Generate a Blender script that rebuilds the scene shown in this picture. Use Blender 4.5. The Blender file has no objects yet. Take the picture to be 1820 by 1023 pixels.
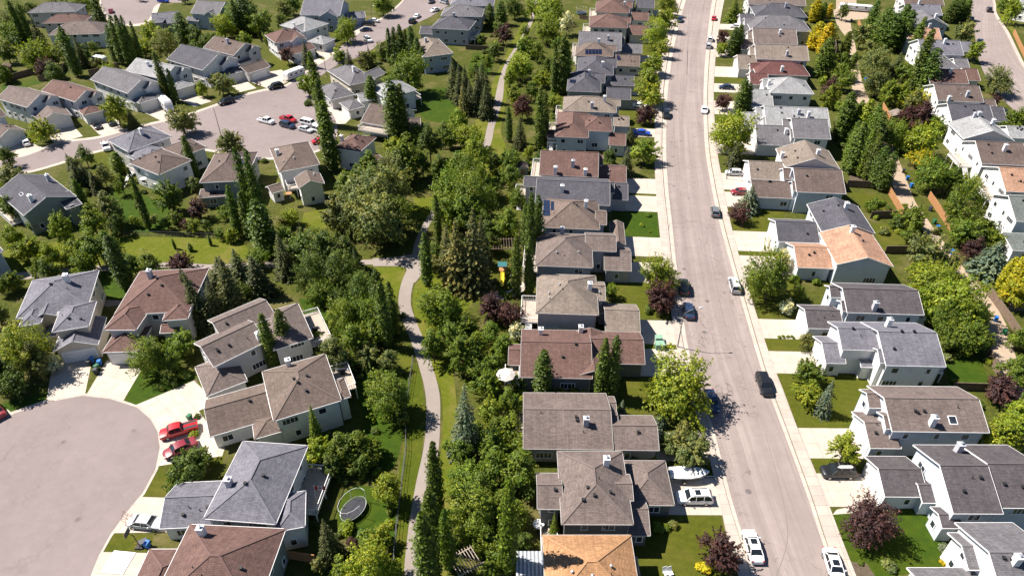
import bpy, bmesh, math, random
from mathutils import Vector, Matrix
random.seed(7)
SC = bpy.context.scene
COL = SC.collection
# ---------------------------------------------------------------- survey of the photograph
FPX, CX, CY = 1213.0, 910.0, 511.5
PITCH = math.radians(37.0)
CH = 80.0
SP, CP = math.sin(PITCH), math.cos(PITCH)

def P(u, v, z=0.0):
    """ground point (or point at height z) seen at pixel u, v of the photograph"""
    dx = (u - CX) / FPX
    dy = (v - CY) / FPX
    d = Vector((dx, CP - dy * SP, -SP - dy * CP))
    t = (CH - z) / -d.z
    return Vector((d.x * t, d.y * t, z))

def proj(p):
    x, y, z = p[0], p[1], p[2] - CH
    depth = y * CP - z * SP
    up = y * SP + z * CP
    return (CX + FPX * x / depth, CY - FPX * up / depth)

def lerp_tab(tab, v):
    if v <= tab[0][0]:
        return tab[0][1]
    for (a, x), (b, y) in zip(tab, tab[1:]):
        if v <= b:
            return x + (y - x) * (v - a) / (b - a)
    return tab[-1][1]

# ---------------------------------------------------------------- object helpers
def link(o, parent=None):
    COL.objects.link(o)
    if parent is not None:
        o.parent = parent
    return o

def tag(o, label=None, cat=None, group=None, kind=None):
    if label: o['label'] = label
    if cat: o['category'] = cat
    if group: o['group'] = group
    if kind: o['kind'] = kind
    return o

def empty(name, loc=(0, 0, 0), rz=0.0, label=None, cat=None, group=None):
    o = bpy.data.objects.new(name, None)
    o.empty_display_size = 0.3
    o.location = loc
    o.rotation_euler = (0, 0, rz)
    COL.objects.link(o)
    return tag(o, label, cat, group)

class MB:
    """collects polygons with uv and material slot; build() links them as one mesh object"""
    def __init__(self):
        self.v = []; self.f = []; self.uv = []; self.mi = []
    def poly(self, pts, uv=None, mi=0):
        n = len(self.v)
        self.v.extend([tuple(p) for p in pts])
        self.f.append(list(range(n, n + len(pts))))
        self.uv.append(uv if uv else [(p[0], p[1]) for p in pts])
        self.mi.append(mi)
    def box(self, c, s, rz=0.0, mi=0, taper=1.0):
        cx, cy, cz = c; sx, sy, sz = s[0] / 2, s[1] / 2, s[2] / 2
        ca, sa = math.cos(rz), math.sin(rz)
        def q(x, y, z):
            k = taper if z > 0 else 1.0
            x *= k; y *= k
            return (cx + x * ca - y * sa, cy + x * sa + y * ca, cz + z)
        p = [q(-sx, -sy, -sz), q(sx, -sy, -sz), q(sx, sy, -sz), q(-sx, sy, -sz), q(-sx, -sy, sz), q(sx, -sy, sz), q(sx, sy, sz), q(-sx, sy, sz)]
        for idx, (a, b) in (((0, 3, 2, 1), (0, 1)), ((4, 5, 6, 7), (0, 1)), ((0, 1, 5, 4), (0, 2)), ((1, 2, 6, 5), (1, 2)), ((2, 3, 7, 6), (0, 2)), ((3, 0, 4, 7), (1, 2))):
            self.poly([p[i] for i in idx], [(p[i][a], p[i][b]) for i in idx], mi)
    def beam(self, p, q, w, h, mi=0):
        """bar between two points; w across, h vertical"""
        p = Vector(p); q = Vector(q)
        d = q - p
        if d.length < 1e-5: return
        d.normalize()
        side = d.cross(Vector((0, 0, 1)))
        if side.length < 1e-4: side = Vector((1, 0, 0))
        side.normalize()
        up = side.cross(d).normalized()
        s = side * w / 2; u = up * h / 2
        a = [p - s - u, p + s - u, p + s + u, p - s + u]
        b = [q - s - u, q + s - u, q + s + u, q - s + u]
        for i in range(4):
            j = (i + 1) % 4
            self.poly([a[i], b[i], b[j], a[j]], None, mi)
        self.poly(a, None, mi); self.poly(b[::-1], None, mi)
    def tube(self, pts, radii, n=8, mi=0, cap=True):
        rings = []
        for i, p in enumerate(pts):
            p = Vector(p)
            d = (Vector(pts[min(i + 1, len(pts) - 1)]) - Vector(pts[max(i - 1, 0)]))
            d = d.normalized() if d.length > 1e-6 else Vector((0, 0, 1))
            x = d.orthogonal().normalized() if abs(d.z) < .999 else Vector((1, 0, 0))
            y = d.cross(x).normalized()
            x = y.cross(d).normalized()
            rings.append([p + (x * math.cos(2 * math.pi * k / n) + y * math.sin(2 * math.pi * k / n)) * radii[i] for k in range(n)])
        for a, b in zip(rings, rings[1:]):
            for k in range(n):
                j = (k + 1) % n
                self.poly([a[k], a[j], b[j], b[k]], None, mi)
        if cap:
            self.poly(rings[0][::-1], None, mi); self.poly(rings[-1], None, mi)
    def lathe(self, prof, c=(0, 0, 0), n=16, mi=0):
        for (r0, z0), (r1, z1) in zip(prof, prof[1:]):
            for k in range(n):
                a, b = 2 * math.pi * k / n, 2 * math.pi * (k + 1) / n
                q = []
                for r, z, t in ((r0, z0, a), (r0, z0, b), (r1, z1, b), (r1, z1, a)):
                    q.append((c[0] + r * math.cos(t), c[1] + r * math.sin(t), c[2] + z))
                if r0 < 1e-5: q = q[1:]
                elif r1 < 1e-5: q = q[:3]
                self.poly(q, None, mi)
    def mesh(self, name, mats, smooth=False, weld=False):
        me = bpy.data.meshes.new(name)
        me.from_pydata(self.v, [], self.f)
        uvl = me.uv_layers.new(name='UVMap')
        k = 0
        flat = []
        for u in self.uv:
            for a in u: flat.extend((a[0], a[1]))
        uvl.data.foreach_set('uv', flat)
        for m in (mats if isinstance(mats, (list, tuple)) else [mats]):
            me.materials.append(m)
        me.polygons.foreach_set('material_index', self.mi)
        if weld:
            bm = bmesh.new(); bm.from_mesh(me)
            bmesh.ops.remove_doubles(bm, verts=bm.verts, dist=1e-4)
            bmesh.ops.recalc_face_normals(bm, faces=bm.faces)
            bm.to_mesh(me); bm.free()
        if smooth:
            me.polygons.foreach_set('use_smooth', [True] * len(me.polygons))
        me.update()
        return me
    def build(self, name, mats, parent=None, loc=None, smooth=False, weld=False):
        o = bpy.data.objects.new(name, self.mesh(name, mats, smooth, weld))
        if loc is not None: o.location = loc
        return link(o, parent)

def put(name, me, parent=None, loc=(0, 0, 0), rz=0.0, scale=None, color=None):
    o = bpy.data.objects.new(name, me)
    o.location = loc
    o.rotation_euler = (0, 0, rz)
    if scale: o.scale = scale
    if color: o.color = (*color, 1)
    return link(o, parent)

# ---------------------------------------------------------------- materials
MATS = {}
class NT:
    def __init__(self, name):
        self.m = bpy.data.materials.new(name); self.m.use_nodes = True
        self.t = self.m.node_tree
        self.b = self.t.nodes['Principled BSDF']
    def n(self, kind, **kw):
        o = self.t.nodes.new(kind)
        for k, v in kw.items():
            if k in o.inputs: o.inputs[k].default_value = v
            else: setattr(o, k, v)
        return o
    def l(self, a, b): self.t.links.new(a, b)
    def noise(self, vec, scale, detail=4, rough=.6):
        o = self.n('ShaderNodeTexNoise'); o.inputs['Scale'].default_value = scale; o.inputs['Detail'].default_value = detail; o.inputs['Roughness'].default_value = rough
        self.l(vec, o.inputs['Vector']); return o.outputs['Fac']
    def ramp(self, fac, stops):
        o = self.n('ShaderNodeValToRGB')
        e = o.color_ramp.elements
        while len(e) < len(stops): e.new(0.5)
        for el, (p, c) in zip(e, stops):
            el.position = p; el.color = (*c, 1) if len(c) == 3 else c
        self.l(fac, o.inputs['Fac']); return o.outputs['Color']
    def mix(self, fac, a, b, mode='MIX'):
        o = self.n('ShaderNodeMix'); o.data_type = 'RGBA'; o.blend_type = mode
        for s, x in ((o.inputs['Factor'], fac), (o.inputs[6], a), (o.inputs[7], b)):
            if hasattr(x, 'links'): self.l(x, s)
            elif isinstance(x, (int, float)): s.default_value = x
            else: s.default_value = (*x, 1)
        return o.outputs[2]
    def math(self, op, a, b=0.0):
        o = self.n('ShaderNodeMath'); o.operation = op
        for s, x in ((o.inputs[0], a), (o.inputs[1], b)):
            if hasattr(x, 'links'): self.l(x, s)
            else: s.default_value = x
        return o.outputs[0]
    def geo(self): return self.n('ShaderNodeNewGeometry').outputs['Position']
    def uv(self): return self.n('ShaderNodeUVMap').outputs['UV']
    def rand(self): return self.n('ShaderNodeObjectInfo').outputs['Random']
    def base(self, c, rough=.8, spec=.3):
        if hasattr(c, 'links'): self.l(c, self.b.inputs['Base Color'])
        else: self.b.inputs['Base Color'].default_value = (*c, 1)
        self.b.inputs['Roughness'].default_value = rough
        self.b.inputs['Specular IOR Level'].default_value = spec
        return self.m
    def bump(self, h, dist=.02, strength=.6):
        o = self.n('ShaderNodeBump'); o.inputs['Distance'].default_value = dist; o.inputs['Strength'].default_value = strength
        self.l(h, o.inputs['Height']); self.l(o.outputs['Normal'], self.b.inputs['Normal'])

def mul(c, k): return tuple(min(1, x * k) for x in c)

def plain(name, c, rough=.6, metal=0, spec=.4, var=.12, scale=3.0):
    if name in MATS: return MATS[name]
    t = NT(name)
    f = t.noise(t.geo(), scale)
    t.base(t.ramp(f, [(.3, mul(c, 1 - var)), (.7, mul(c, 1 + var))]), rough, spec)
    t.b.inputs['Metallic'].default_value = metal
    MATS[name] = t.m
    return t.m

ROOF = {'rb': (0.134, 0.079, 0.067), 'wb': (0.144, 0.108, 0.091), 'dr': (0.126, 0.055, 0.050), 'br': (0.126, 0.094, 0.082), 'tb': (0.154, 0.121, 0.109), 'tn': (0.202, 0.164, 0.136), 'gy': (0.139, 0.132, 0.141),
        'sl': (0.081, 0.078, 0.092), 'lg': (0.277, 0.277, 0.281), 'or': (0.361, 0.197, 0.099), 'pe': (0.372, 0.218, 0.147), 'bg': (0.152, 0.148, 0.172), 'gg': (0.134, 0.147, 0.139), 'dt': (0.088, 0.077, 0.082)}
ROOFWORD = {'rb': 'red-brown', 'wb': 'warm-brown', 'dr': 'dark-red', 'br': 'dark-brown', 'tb': 'grey-brown', 'tn': 'tan', 'gy': 'mid-grey', 'sl': 'dark-slate', 'lg': 'pale-grey', 'or': 'orange', 'pe': 'peach-orange', 'bg': 'blue-grey', 'gg': 'green-grey', 'dt': 'charcoal'}
def roof_mat(k):
    key = 'roof_' + k
    if key in MATS: return MATS[key]
    c = ROOF[k]
    t = NT('shingles_' + ROOFWORD[k].replace('-', '_').replace(' ', '_'))
    uv = t.uv()
    b = t.n('ShaderNodeTexBrick')
    b.inputs['Scale'].default_value = 1.0
    b.inputs['Brick Width'].default_value = .45; b.inputs['Row Height'].default_value = .19
    b.inputs['Mortar Size'].default_value = .018; b.inputs['Mortar Smooth'].default_value = .4
    b.inputs['Color1'].default_value = (*mul(c, .80), 1); b.inputs['Color2'].default_value = (*mul(c, 1.20), 1)
    b.inputs['Mortar'].default_value = (*mul(c, .5), 1)
    b.offset = .37
    t.l(uv, b.inputs['Vector'])
    n1 = t.noise(uv, 9.0, 3); n2 = t.noise(t.geo(), .35, 3)
    f = t.ramp(n1, [(.3, (.76,) * 3), (.7, (1.22,) * 3)])
    g = t.ramp(n2, [(.3, (.86,) * 3), (.7, (1.14,) * 3)])
    col = t.mix(1.0, t.mix(1.0, b.outputs['Color'], f, 'MULTIPLY'), g, 'MULTIPLY')
    # weather streaks running down the slope
    mp = t.n('ShaderNodeMapping'); mp.inputs['Scale'].default_value = (2.2, .12, 1); t.l(uv, mp.inputs['Vector'])
    st = t.noise(mp.outputs['Vector'], 1.0, 3)
    col = t.mix(1.0, col, t.ramp(st, [(.32, (.84,) * 3), (.62, (1.06,) * 3)]), 'MULTIPLY')
    t.base(col, .9, .25)
    t.bump(b.outputs['Fac'], -.012, .5)
    MATS[key] = t.m
    return t.m

WALL = {'wh': (0.718, 0.708, 0.690), 'pb': (0.54, 0.585, 0.63), 'cr': (0.552, 0.488, 0.396), 'gr': (0.386, 0.386, 0.405), 'tp': (0.368, 0.331, 0.294), 'bl': (0.331, 0.386, 0.460), 'dk': (0.138, 0.143, 0.152), 'gn': (0.239, 0.267, 0.258), 'lt': (0.534, 0.515, 0.497)}
WALLWORD = {'wh': 'white', 'pb': 'pale blue', 'cr': 'cream', 'gr': 'grey', 'tp': 'taupe', 'bl': 'blue-grey', 'dk': 'charcoal', 'gn': 'grey-green', 'lt': 'pale-grey'}
def wall_mat(k):
    key = 'wall_' + k
    if key in MATS: return MATS[key]
    c = WALL[k]
    t = NT('siding_' + WALLWORD[k].replace('-', '_').replace(' ', '_'))
    uv = t.uv()
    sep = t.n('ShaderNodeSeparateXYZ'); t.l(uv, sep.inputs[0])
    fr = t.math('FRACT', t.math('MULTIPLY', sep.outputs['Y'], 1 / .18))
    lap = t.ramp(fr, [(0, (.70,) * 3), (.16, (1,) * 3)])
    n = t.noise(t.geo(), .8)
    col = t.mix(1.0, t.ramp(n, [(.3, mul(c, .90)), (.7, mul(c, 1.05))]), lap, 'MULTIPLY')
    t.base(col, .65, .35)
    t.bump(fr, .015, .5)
    MATS[key] = t.m
    return t.m

def m_grass(name, a, b, dry, scale=1.0, mow=False):
    if name in MATS: return MATS[name]
    t = NT(name); g = t.geo()
    big = t.noise(g, .11 * scale, 4); mid = t.noise(g, .9 * scale, 4); fine = t.noise(g, 9, 3, .7)
    c = t.mix(t.ramp(mid, [(.35, (0, 0, 0)), (.65, (1, 1, 1))]), a, b)
    c = t.mix(t.ramp(big, [(.5, (0, 0, 0)), (.72, (.75, .75, .75))]), c, dry)
    pat = t.noise(g, .42 * scale, 5, .7)
    c = t.mix(t.ramp(pat, [(.56, (0, 0, 0)), (.70, (.55, .55, .55))]), c, dry)
    if mow:
        sep = t.n('ShaderNodeSeparateXYZ'); t.l(g, sep.inputs[0])
        w = t.math('SINE', t.math('MULTIPLY', t.math('ADD', sep.outputs['Y'], t.math('MULTIPLY', sep.outputs['X'], .25)), 5.0))
        c = t.mix(1.0, c, t.ramp(w, [(.0, (.96,) * 3), (1, (1.03,) * 3)]), 'MULTIPLY')
    c = t.mix(1.0, c, t.ramp(fine, [(.3, (.6,) * 3), (.7, (1.35,) * 3)]), 'MULTIPLY')
    t.base(c, .95, .15)
    t.bump(fine, .06, .8)
    MATS[name] = t.m
    return t.m

def m_road(name, c, warm, crack=True, tracks=False):
    if name in MATS: return MATS[name]
    t = NT(name); g = t.geo()
    big = t.noise(g, .045, 5); mid = t.noise(g, .5, 5, .7); fine = t.noise(g, 14, 2)
    col = t.ramp(big, [(.3, mul(c, .9)), (.7, warm)])
    col = t.mix(1.0, col, t.ramp(mid, [(.25, (.90,) * 3), (.75, (1.07,) * 3)]), 'MULTIPLY')
    col = t.mix(1.0, col, t.ramp(fine, [(.3, (.95,) * 3), (.7, (1.05,) * 3)]), 'MULTIPLY')
    if crack:
        mp = t.n('ShaderNodeMapping'); mp.inputs['Scale'].default_value = (.11, .032, 1)
        nz = t.n('ShaderNodeTexNoise'); nz.inputs['Scale'].default_value = .25; t.l(g, nz.inputs['Vector'])
        ad = t.n('ShaderNodeMixRGB'); ad.blend_type = 'ADD'; ad.inputs['Fac'].default_value = 1
        sc = t.n('ShaderNodeMixRGB'); sc.blend_type = 'MULTIPLY'; sc.inputs['Fac'].default_value = 1; sc.inputs['Color2'].default_value = (6, 6, 6, 1)
        t.l(nz.outputs['Color'], sc.inputs['Color1']); t.l(g, ad.inputs['Color1']); t.l(sc.outputs['Color'], ad.inputs['Color2'])
        t.l(ad.outputs['Color'], mp.inputs['Vector'])
        vo = t.n('ShaderNodeTexVoronoi'); vo.feature = 'DISTANCE_TO_EDGE'; vo.inputs['Scale'].default_value = 1.0
        t.l(mp.outputs['Vector'], vo.inputs['Vector'])
        cr = t.ramp(vo.outputs['Distance'], [(.004, (crack if crack is not True else .58,) * 3), (.016, (1,) * 3)])
        gate = t.ramp(t.noise(g, .06, 2), [(.38, (0,) * 3), (.55, (.85,) * 3)])
        col = t.mix(gate, col, t.mix(1.0, col, cr, 'MULTIPLY'))
        sp = t.n('ShaderNodeTexVoronoi'); sp.inputs['Scale'].default_value = .16; t.l(g, sp.inputs['Vector'])
        spot = t.ramp(sp.outputs['Distance'], [(.03, (.62,) * 3), (.085, (1,) * 3)])
        col = t.mix(.8, col, t.mix(1.0, col, spot, 'MULTIPLY'))
    if tracks:
        uv = t.uv()
        for sx, sy, lo, hi, k in ((.75, .012, .42, .62, .87), (2.6, .03, .35, .62, .95)):
            mp2 = t.n('ShaderNodeMapping'); mp2.inputs['Scale'].default_value = (sx, sy, 1); t.l(uv, mp2.inputs['Vector'])
            col = t.mix(1.0, col, t.ramp(t.noise(mp2.outputs['Vector'], 1.0, 3), [(lo, (k,) * 3), (hi, (1.03,) * 3)]), 'MULTIPLY')
    t.base(col, .92, .25)
    MATS[name] = t.m
    return t.m

def m_concrete(name, c, joint=1.6):
    if name in MATS: return MATS[name]
    t = NT(name); uv = t.uv(); g = t.geo()
    b = t.n('ShaderNodeTexBrick'); b.offset = 0
    b.inputs['Scale'].default_value = 1.0; b.inputs['Brick Width'].default_value = joint; b.inputs['Row Height'].default_value = joint
    b.inputs['Mortar Size'].default_value = .03
    b.inputs['Color1'].default_value = (*mul(c, .95), 1); b.inputs['Color2'].default_value = (*mul(c, 1.05), 1); b.inputs['Mortar'].default_value = (*mul(c, .62), 1)
    t.l(uv, b.inputs['Vector'])
    col = t.mix(1.0, b.outputs['Color'], t.ramp(t.noise(g, .6, 5), [(.3, (.88,) * 3), (.7, (1.08,) * 3)]), 'MULTIPLY')
    t.base(col, .9, .25)
    MATS[name] = t.m
    return t.m

def m_leaf():
    t = NT('leaves')
    oi = t.n('ShaderNodeObjectInfo')
    at = t.n('ShaderNodeAttribute'); at.attribute_name = 'tone'
    sep = t.n('ShaderNodeSeparateXYZ'); t.l(at.outputs['Vector'], sep.inputs[0])
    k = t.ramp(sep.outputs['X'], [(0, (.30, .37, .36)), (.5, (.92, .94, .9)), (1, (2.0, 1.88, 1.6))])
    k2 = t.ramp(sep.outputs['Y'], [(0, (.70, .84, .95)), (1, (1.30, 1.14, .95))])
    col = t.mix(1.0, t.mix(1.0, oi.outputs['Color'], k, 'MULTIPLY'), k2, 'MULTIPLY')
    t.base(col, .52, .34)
    tr = t.n('ShaderNodeBsdfTranslucent'); t.l(t.mix(1.0, col, (1.5, 1.6, .7), 'MULTIPLY'), tr.inputs['Color'])
    mx = t.n('ShaderNodeMixShader'); mx.inputs['Fac'].default_value = .38
    out = t.t.nodes['Material Output']
    t.l(t.b.outputs[0], mx.inputs[1]); t.l(tr.outputs[0], mx.inputs[2]); t.l(mx.outputs[0], out.inputs['Surface'])
    return t.m

def m_paint():
    t = NT('car_paint')
    oi = t.n('ShaderNodeObjectInfo')
    t.l(oi.outputs['Color'], t.b.inputs['Base Color'])
    t.b.inputs['Roughness'].default_value = .32
    t.b.inputs['Coat Weight'].default_value = .35
    t.b.inputs['Coat Roughness'].default_value = .08
    return t.m

M_GLASS = plain('dark_window_glass', (.025, .032, .042), .08, 0, .6, .3, .8)
M_CARGLASS = plain('tinted_car_glass', (.012, .016, .02), .06, 0, .6, .1)
M_WHITE = plain('white_trim', (.78, .77, .76), .5, 0, .4, .05)
M_METAL = plain('galvanised_metal', (.55, .56, .58), .38, .7, .5, .1)
M_DARK = plain('black_plastic', (.02, .02, .022), .6, 0, .3, .2)
M_TYRE = plain('tyre_rubber', (.018, .018, .019), .85, 0, .2, .2)
M_RIM = plain('alloy_rim', (.45, .46, .47), .35, .8, .5, .1)
M_LAMP = plain('headlight_glass', (.72, .74, .76), .15, 0, .6, .05)
M_TAIL = plain('red_tail_light', (.35, .015, .012), .25, 0, .5, .05)
M_BARK = plain('bark', (.085, .066, .05), .95, 0, .1, .35, 4.0)
M_WOODG = plain('weathered_fence_wood', (.165, .12, .09), .9, 0, .15, .25, 2.5)
M_WOODO = plain('cedar_fence_wood', (.36, .185, .085), .85, 0, .15, .2, 2.5)
M_DECK = plain('deck_boards', (.36, .30, .25), .85, 0, .2, .2, 2.5)
M_GARAGE = plain('garage_door_panel', (.70, .69, .68), .5, 0, .4, .04)
M_BLUEBIN = plain('blue_plastic', (.015, .13, .42), .45, 0, .4, .1)
M_GREENBIN = plain('green_plastic', (.02, .12, .055), .5, 0, .4, .1)
M_BLACKBIN = plain('dark_grey_plastic', (.035, .04, .05), .5, 0, .4, .1)
M_SOLAR = plain('solar_cells', (.012, .018, .045), .12, .2, .6, .3, 1.5)
M_POLE = plain('lamp_pole_steel', (.16, .16, .17), .5, .6, .5, .1)
M_LEAF = m_leaf()
M_PAINT = m_paint()
# ---------------------------------------------------------------- houses
AZ = [(-20, 7.0), (0, 7.0), (150, 6.0), (250, 5.5), (400, 4.5), (560, 3.0), (650, 1.8), (800, .8), (1000, 0.0)]
PITCHK = .47
_mesh_cache = {}
HOUSES = []          # dicts: name, blocks, uv (pixel), short label
_jit = random.Random(3)

class Block:
    """one roofed volume: near eave from A to B (pixels), depth d, eave height ze"""
    def __init__(s, A, B, dep, ze, kind, pitch=PITCHK, az=None, door=None, drive=None, oh=None, win=True):
        ze = ze + _jit.uniform(-.02, .02)
        a = P(*A, ze); b = P(*B, ze)
        if az is not None:
            t = math.radians(az); ex = Vector((math.cos(t), -math.sin(t), 0)); w = (b - a).dot(ex)
        else:
            ex = (b - a); ex.z = 0; w = ex.length; ex.normalize()
        ey = Vector((-ex.y, ex.x, 0))
        s.ze = ze; s.kind = kind; s.ex = ex; s.ey = ey; s.w = w; s.k = pitch; s.o = a
        if isinstance(dep, tuple) and dep[0] == 'r':
            lo, hi = 1.5, 16.0
            if kind == 'y': hi = 30.0
            for _ in range(40):
                d = (lo + hi) / 2
                hd = min(d, w) / 2 if kind == 'h' else d / 2
                q = a + ex * (w / 2) + ey * (d / 2); q.z = ze + pitch * hd
                if proj(q)[1] > dep[1]: lo = d
                else: hi = d
            s.d = max(4.0, (lo + hi) / 2)
        elif isinstance(dep, tuple):
            s.d = max(2.0, abs((P(*dep, ze) - a).dot(ey)))
        else:
            s.d = float(dep)
        s.door = door; s.drive = drive; s.win = win
        s.oh = oh if oh is not None else (.5 if ze > 4 else .4)
        s.hd = (min(s.w, s.d) if kind == 'h' else (s.d if kind == 'x' else s.w)) / 2
        s.rise = s.k * s.hd
    def pt(s, x, y, z): 
        q = s.o + s.ex * x + s.ey * y
        return Vector((q.x, q.y, z))
    def loc(s, p):
        r = Vector(p) - s.o; r.z = 0
        return r.dot(s.ex), r.dot(s.ey)
    def rz(s, x, y):
        if s.kind == 'x': m = min(y, s.d - y)
        elif s.kind == 'y': m = min(x, s.w - x)
        elif s.kind == 's': return s.ze + .18 * y
        else: m = min(x, s.w - x, y, s.d - y)
        return s.ze + s.k * m
    def inside(s, p, margin=0.0):
        x, y = s.loc(p)
        return -margin < x < s.w + margin and -margin < y < s.d + margin
    def top(s, p):
        x, y = s.loc(p)
        return s.rz(x, y) if 0 <= x <= s.w and 0 <= y <= s.d else -1
    def faces(s):
        """roof faces as lists of (x, y) with the eave edge first"""
        w, d, h = s.w, s.d, s.hd
        if s.kind == 'x': return [[(0, 0), (w, 0), (w, d / 2), (0, d / 2)], [(w, d), (0, d), (0, d / 2), (w, d / 2)]]
        if s.kind == 'y': return [[(0, d), (0, 0), (w / 2, 0), (w / 2, d)], [(w, 0), (w, d), (w / 2, d), (w / 2, 0)]]
        if s.kind == 's': return [[(0, 0), (w, 0), (w, d), (0, d)]]
        if abs(w - d) < .3:
            c = (w / 2, d / 2)
            return [[(0, 0), (w, 0), c], [(w, 0), (w, d), c], [(w, d), (0, d), c], [(0, d), (0, 0), c]]
        if w > d:
            a, b = (h, d / 2), (w - h, d / 2)
            return [[(0, 0), (w, 0), b, a], [(w, 0), (w, d), b], [(w, d), (0, d), a, b], [(0, d), (0, 0), a]]
        a, b = (w / 2, h), (w / 2, d - h)
        return [[(0, 0), (w, 0), a], [(w, 0), (w, d), b, a], [(w, d), (0, d), b], [(0, d), (0, 0), a, b]]
    def edges(s):
        """(p, q, outward) eave and rake edges in local x, y"""
        w, d = s.w, s.d
        if s.kind == 'x':
            return [((0, 0), (w, 0), (0, -1)), ((0, d), (w, d), (0, 1)), ((0, 0), (0, d / 2), (-1, 0)), ((0, d / 2), (0, d), (-1, 0)), ((w, 0), (w, d / 2), (1, 0)), ((w, d / 2), (w, d), (1, 0))]
        if s.kind == 'y':
            return [((0, 0), (0, d), (-1, 0)), ((w, 0), (w, d), (1, 0)), ((0, 0), (w / 2, 0), (0, -1)), ((w / 2, 0), (w, 0), (0, -1)), ((0, d), (w / 2, d), (0, 1)), ((w / 2, d), (w, d), (0, 1))]
        return [((0, 0), (w, 0), (0, -1)), ((w, 0), (w, d), (1, 0)), ((0, d), (w, d), (0, 1)), ((0, 0), (0, d), (-1, 0))]
    def ridges(s):
        w, d, h = s.w, s.d, s.hd
        if s.kind == 'x': return [((0, d / 2), (w, d / 2))]
        if s.kind == 'y': return [((w / 2, 0), (w / 2, d))]
        if s.kind == 's': return []
        if w > d: a, b = (h, d / 2), (w - h, d / 2); return [(a, b), ((0, 0), a), ((0, d), a), ((w, 0), b), ((w, d), b)]
        a, b = (w / 2, h), (w / 2, d - h); return [(a, b), ((0, 0), a), ((w, 0), a), ((0, d), b), ((w, d), b)]

def sub(b, x, y, w, d, ze, kind, pitch=PITCHK, **k):
    """a smaller roofed volume set out in the local frame of block b"""
    n = Block.__new__(Block)
    n.ze = ze + _jit.uniform(-.02, .02); n.kind = kind; n.ex = b.ex; n.ey = b.ey; n.w = w; n.d = d; n.k = pitch
    q = b.o + b.ex * x + b.ey * y; n.o = Vector((q.x, q.y, n.ze))
    n.door = k.get('door'); n.drive = None; n.win = k.get('win', True); n.oh = k.get('oh', .35)
    n.hd = (min(w, d) if kind == 'h' else (d if kind == 'x' else w)) / 2
    n.rise = n.k * n.hd
    return n

def m_window(w, h, far):
    key = ('win', w, h, far)
    if key in _mesh_cache: return _mesh_cache[key]
    m = MB(); b = .1
    m.box((0, -.03, h / 2 - b / 2), (w, .1, b)); m.box((0, -.03, -h / 2 + b / 2), (w + .1, .12, b))
    for sx in (-1, 1): m.box((sx * (w / 2 - b / 2), -.03, 0), (b, .1, h - 2 * b))
    if w > 1.3: m.box((0, -.025, 0), (.07, .08, h - 2 * b))
    if w > 2.2:
        for sx in (-1, 1): m.box((sx * w / 4, -.025, 0), (.06, .08, h - 2 * b))
    g = MB(); g.box((0, .005, 0), (w - .16, .05, h - .16))
    if far:
        for p, uv, f in zip(range(len(g.f)), g.uv, g.f): m.poly([g.v[i] for i in f], uv, 1)
        _mesh_cache[key] = (m.mesh('window', [M_WHITE, M_GLASS]), None)
    else:
        _mesh_cache[key] = (m.mesh('window', M_WHITE), g.mesh('pane', M_GLASS))
    return _mesh_cache[key]

def m_garage(w):
    key = ('gar', w)
    if key not in _mesh_cache:
        m = MB(); h = 2.2
        for r in range(4):
            z = .04 + r * (h / 4) + h / 8
            n = max(2, int(w / .62))
            m.box((0, .0, z), (w, .06, h / 4 - .035))
            for i in range(n):
                m.box((-w / 2 + (i + .5) * w / n, -.035, z), (w / n - .16, .02, h / 4 - .2))
        f = MB(); f.box((0, -.02, h + .13), (w + .3, .1, .16))
        for sx in (-1, 1): f.box((sx * (w / 2 + .08), -.02, (h + .05) / 2), (.15, .1, h + .05))
        _mesh_cache[key] = (m.mesh('garage_door', M_GARAGE), f.mesh('door_frame', M_WHITE))
    return _mesh_cache[key]

def m_door():
    if 'door' not in _mesh_cache:
        m = MB(); m.box((0, -.02, 1.05), (.95, .06, 2.05))
        for z in (.55, 1.5): m.box((0, -.055, z), (.62, .02, .7))
        h = MB(); h.box((.38, -.1, 1.0), (.05, .09, .16))
        _mesh_cache['door'] = (m.mesh('front_door', plain('painted_door', (.12, .05, .045), .45)), h.mesh('handle', M_METAL))
    return _mesh_cache['door']

def m_vent(kind):
    key = 'vent%d' % kind
    if key not in _mesh_cache:
        m = MB()
        if kind == 0:
            m.box((0, 0, .16), (.42, .42, .34)); m.box((0, 0, .36), (.54, .54, .07))
        elif kind == 1:
            m.tube([(0, 0, -.1), (0, 0, .5)], [.085, .08], 8)
        else:
            m.tube([(0, 0, -.1), (0, 0, .25)], [.16, .16], 10); m.lathe([(.2, .25), (.27, .38), (.2, .5), (0, .56)], n=10)
        _mesh_cache[key] = m.mesh('roof_vent', [M_DARK, M_DARK, M_METAL][kind])
    return _mesh_cache[key]

def m_chimney(style):
    key = 'chim%d' % style
    if key not in _mesh_cache:
        m = MB()
        m.box((0, 0, .35), (.85, .85, 2.3)); m.box((0, 0, 1.55), (1.02, 1.02, .14))
        f = MB(); f.tube([(0, 0, 1.6), (0, 0, 1.95)], [.14, .14], 10); f.lathe([(.24, 1.92), (.25, 2.0), (0, 2.08)], n=10)
        mat = [plain('chimney_white', (.72, .71, .70), .7), plain('chimney_grey', (.42, .42, .45), .7)][style]
        _mesh_cache[key] = (m.mesh('chimney', mat), f.mesh('flue', M_METAL))
    return _mesh_cache[key]

def in_other(blocks, me, p, z):
    for b in blocks:
        if b is not me and b.inside(p, .05) and z < b.top(p) + .3: return True
    return False

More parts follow.
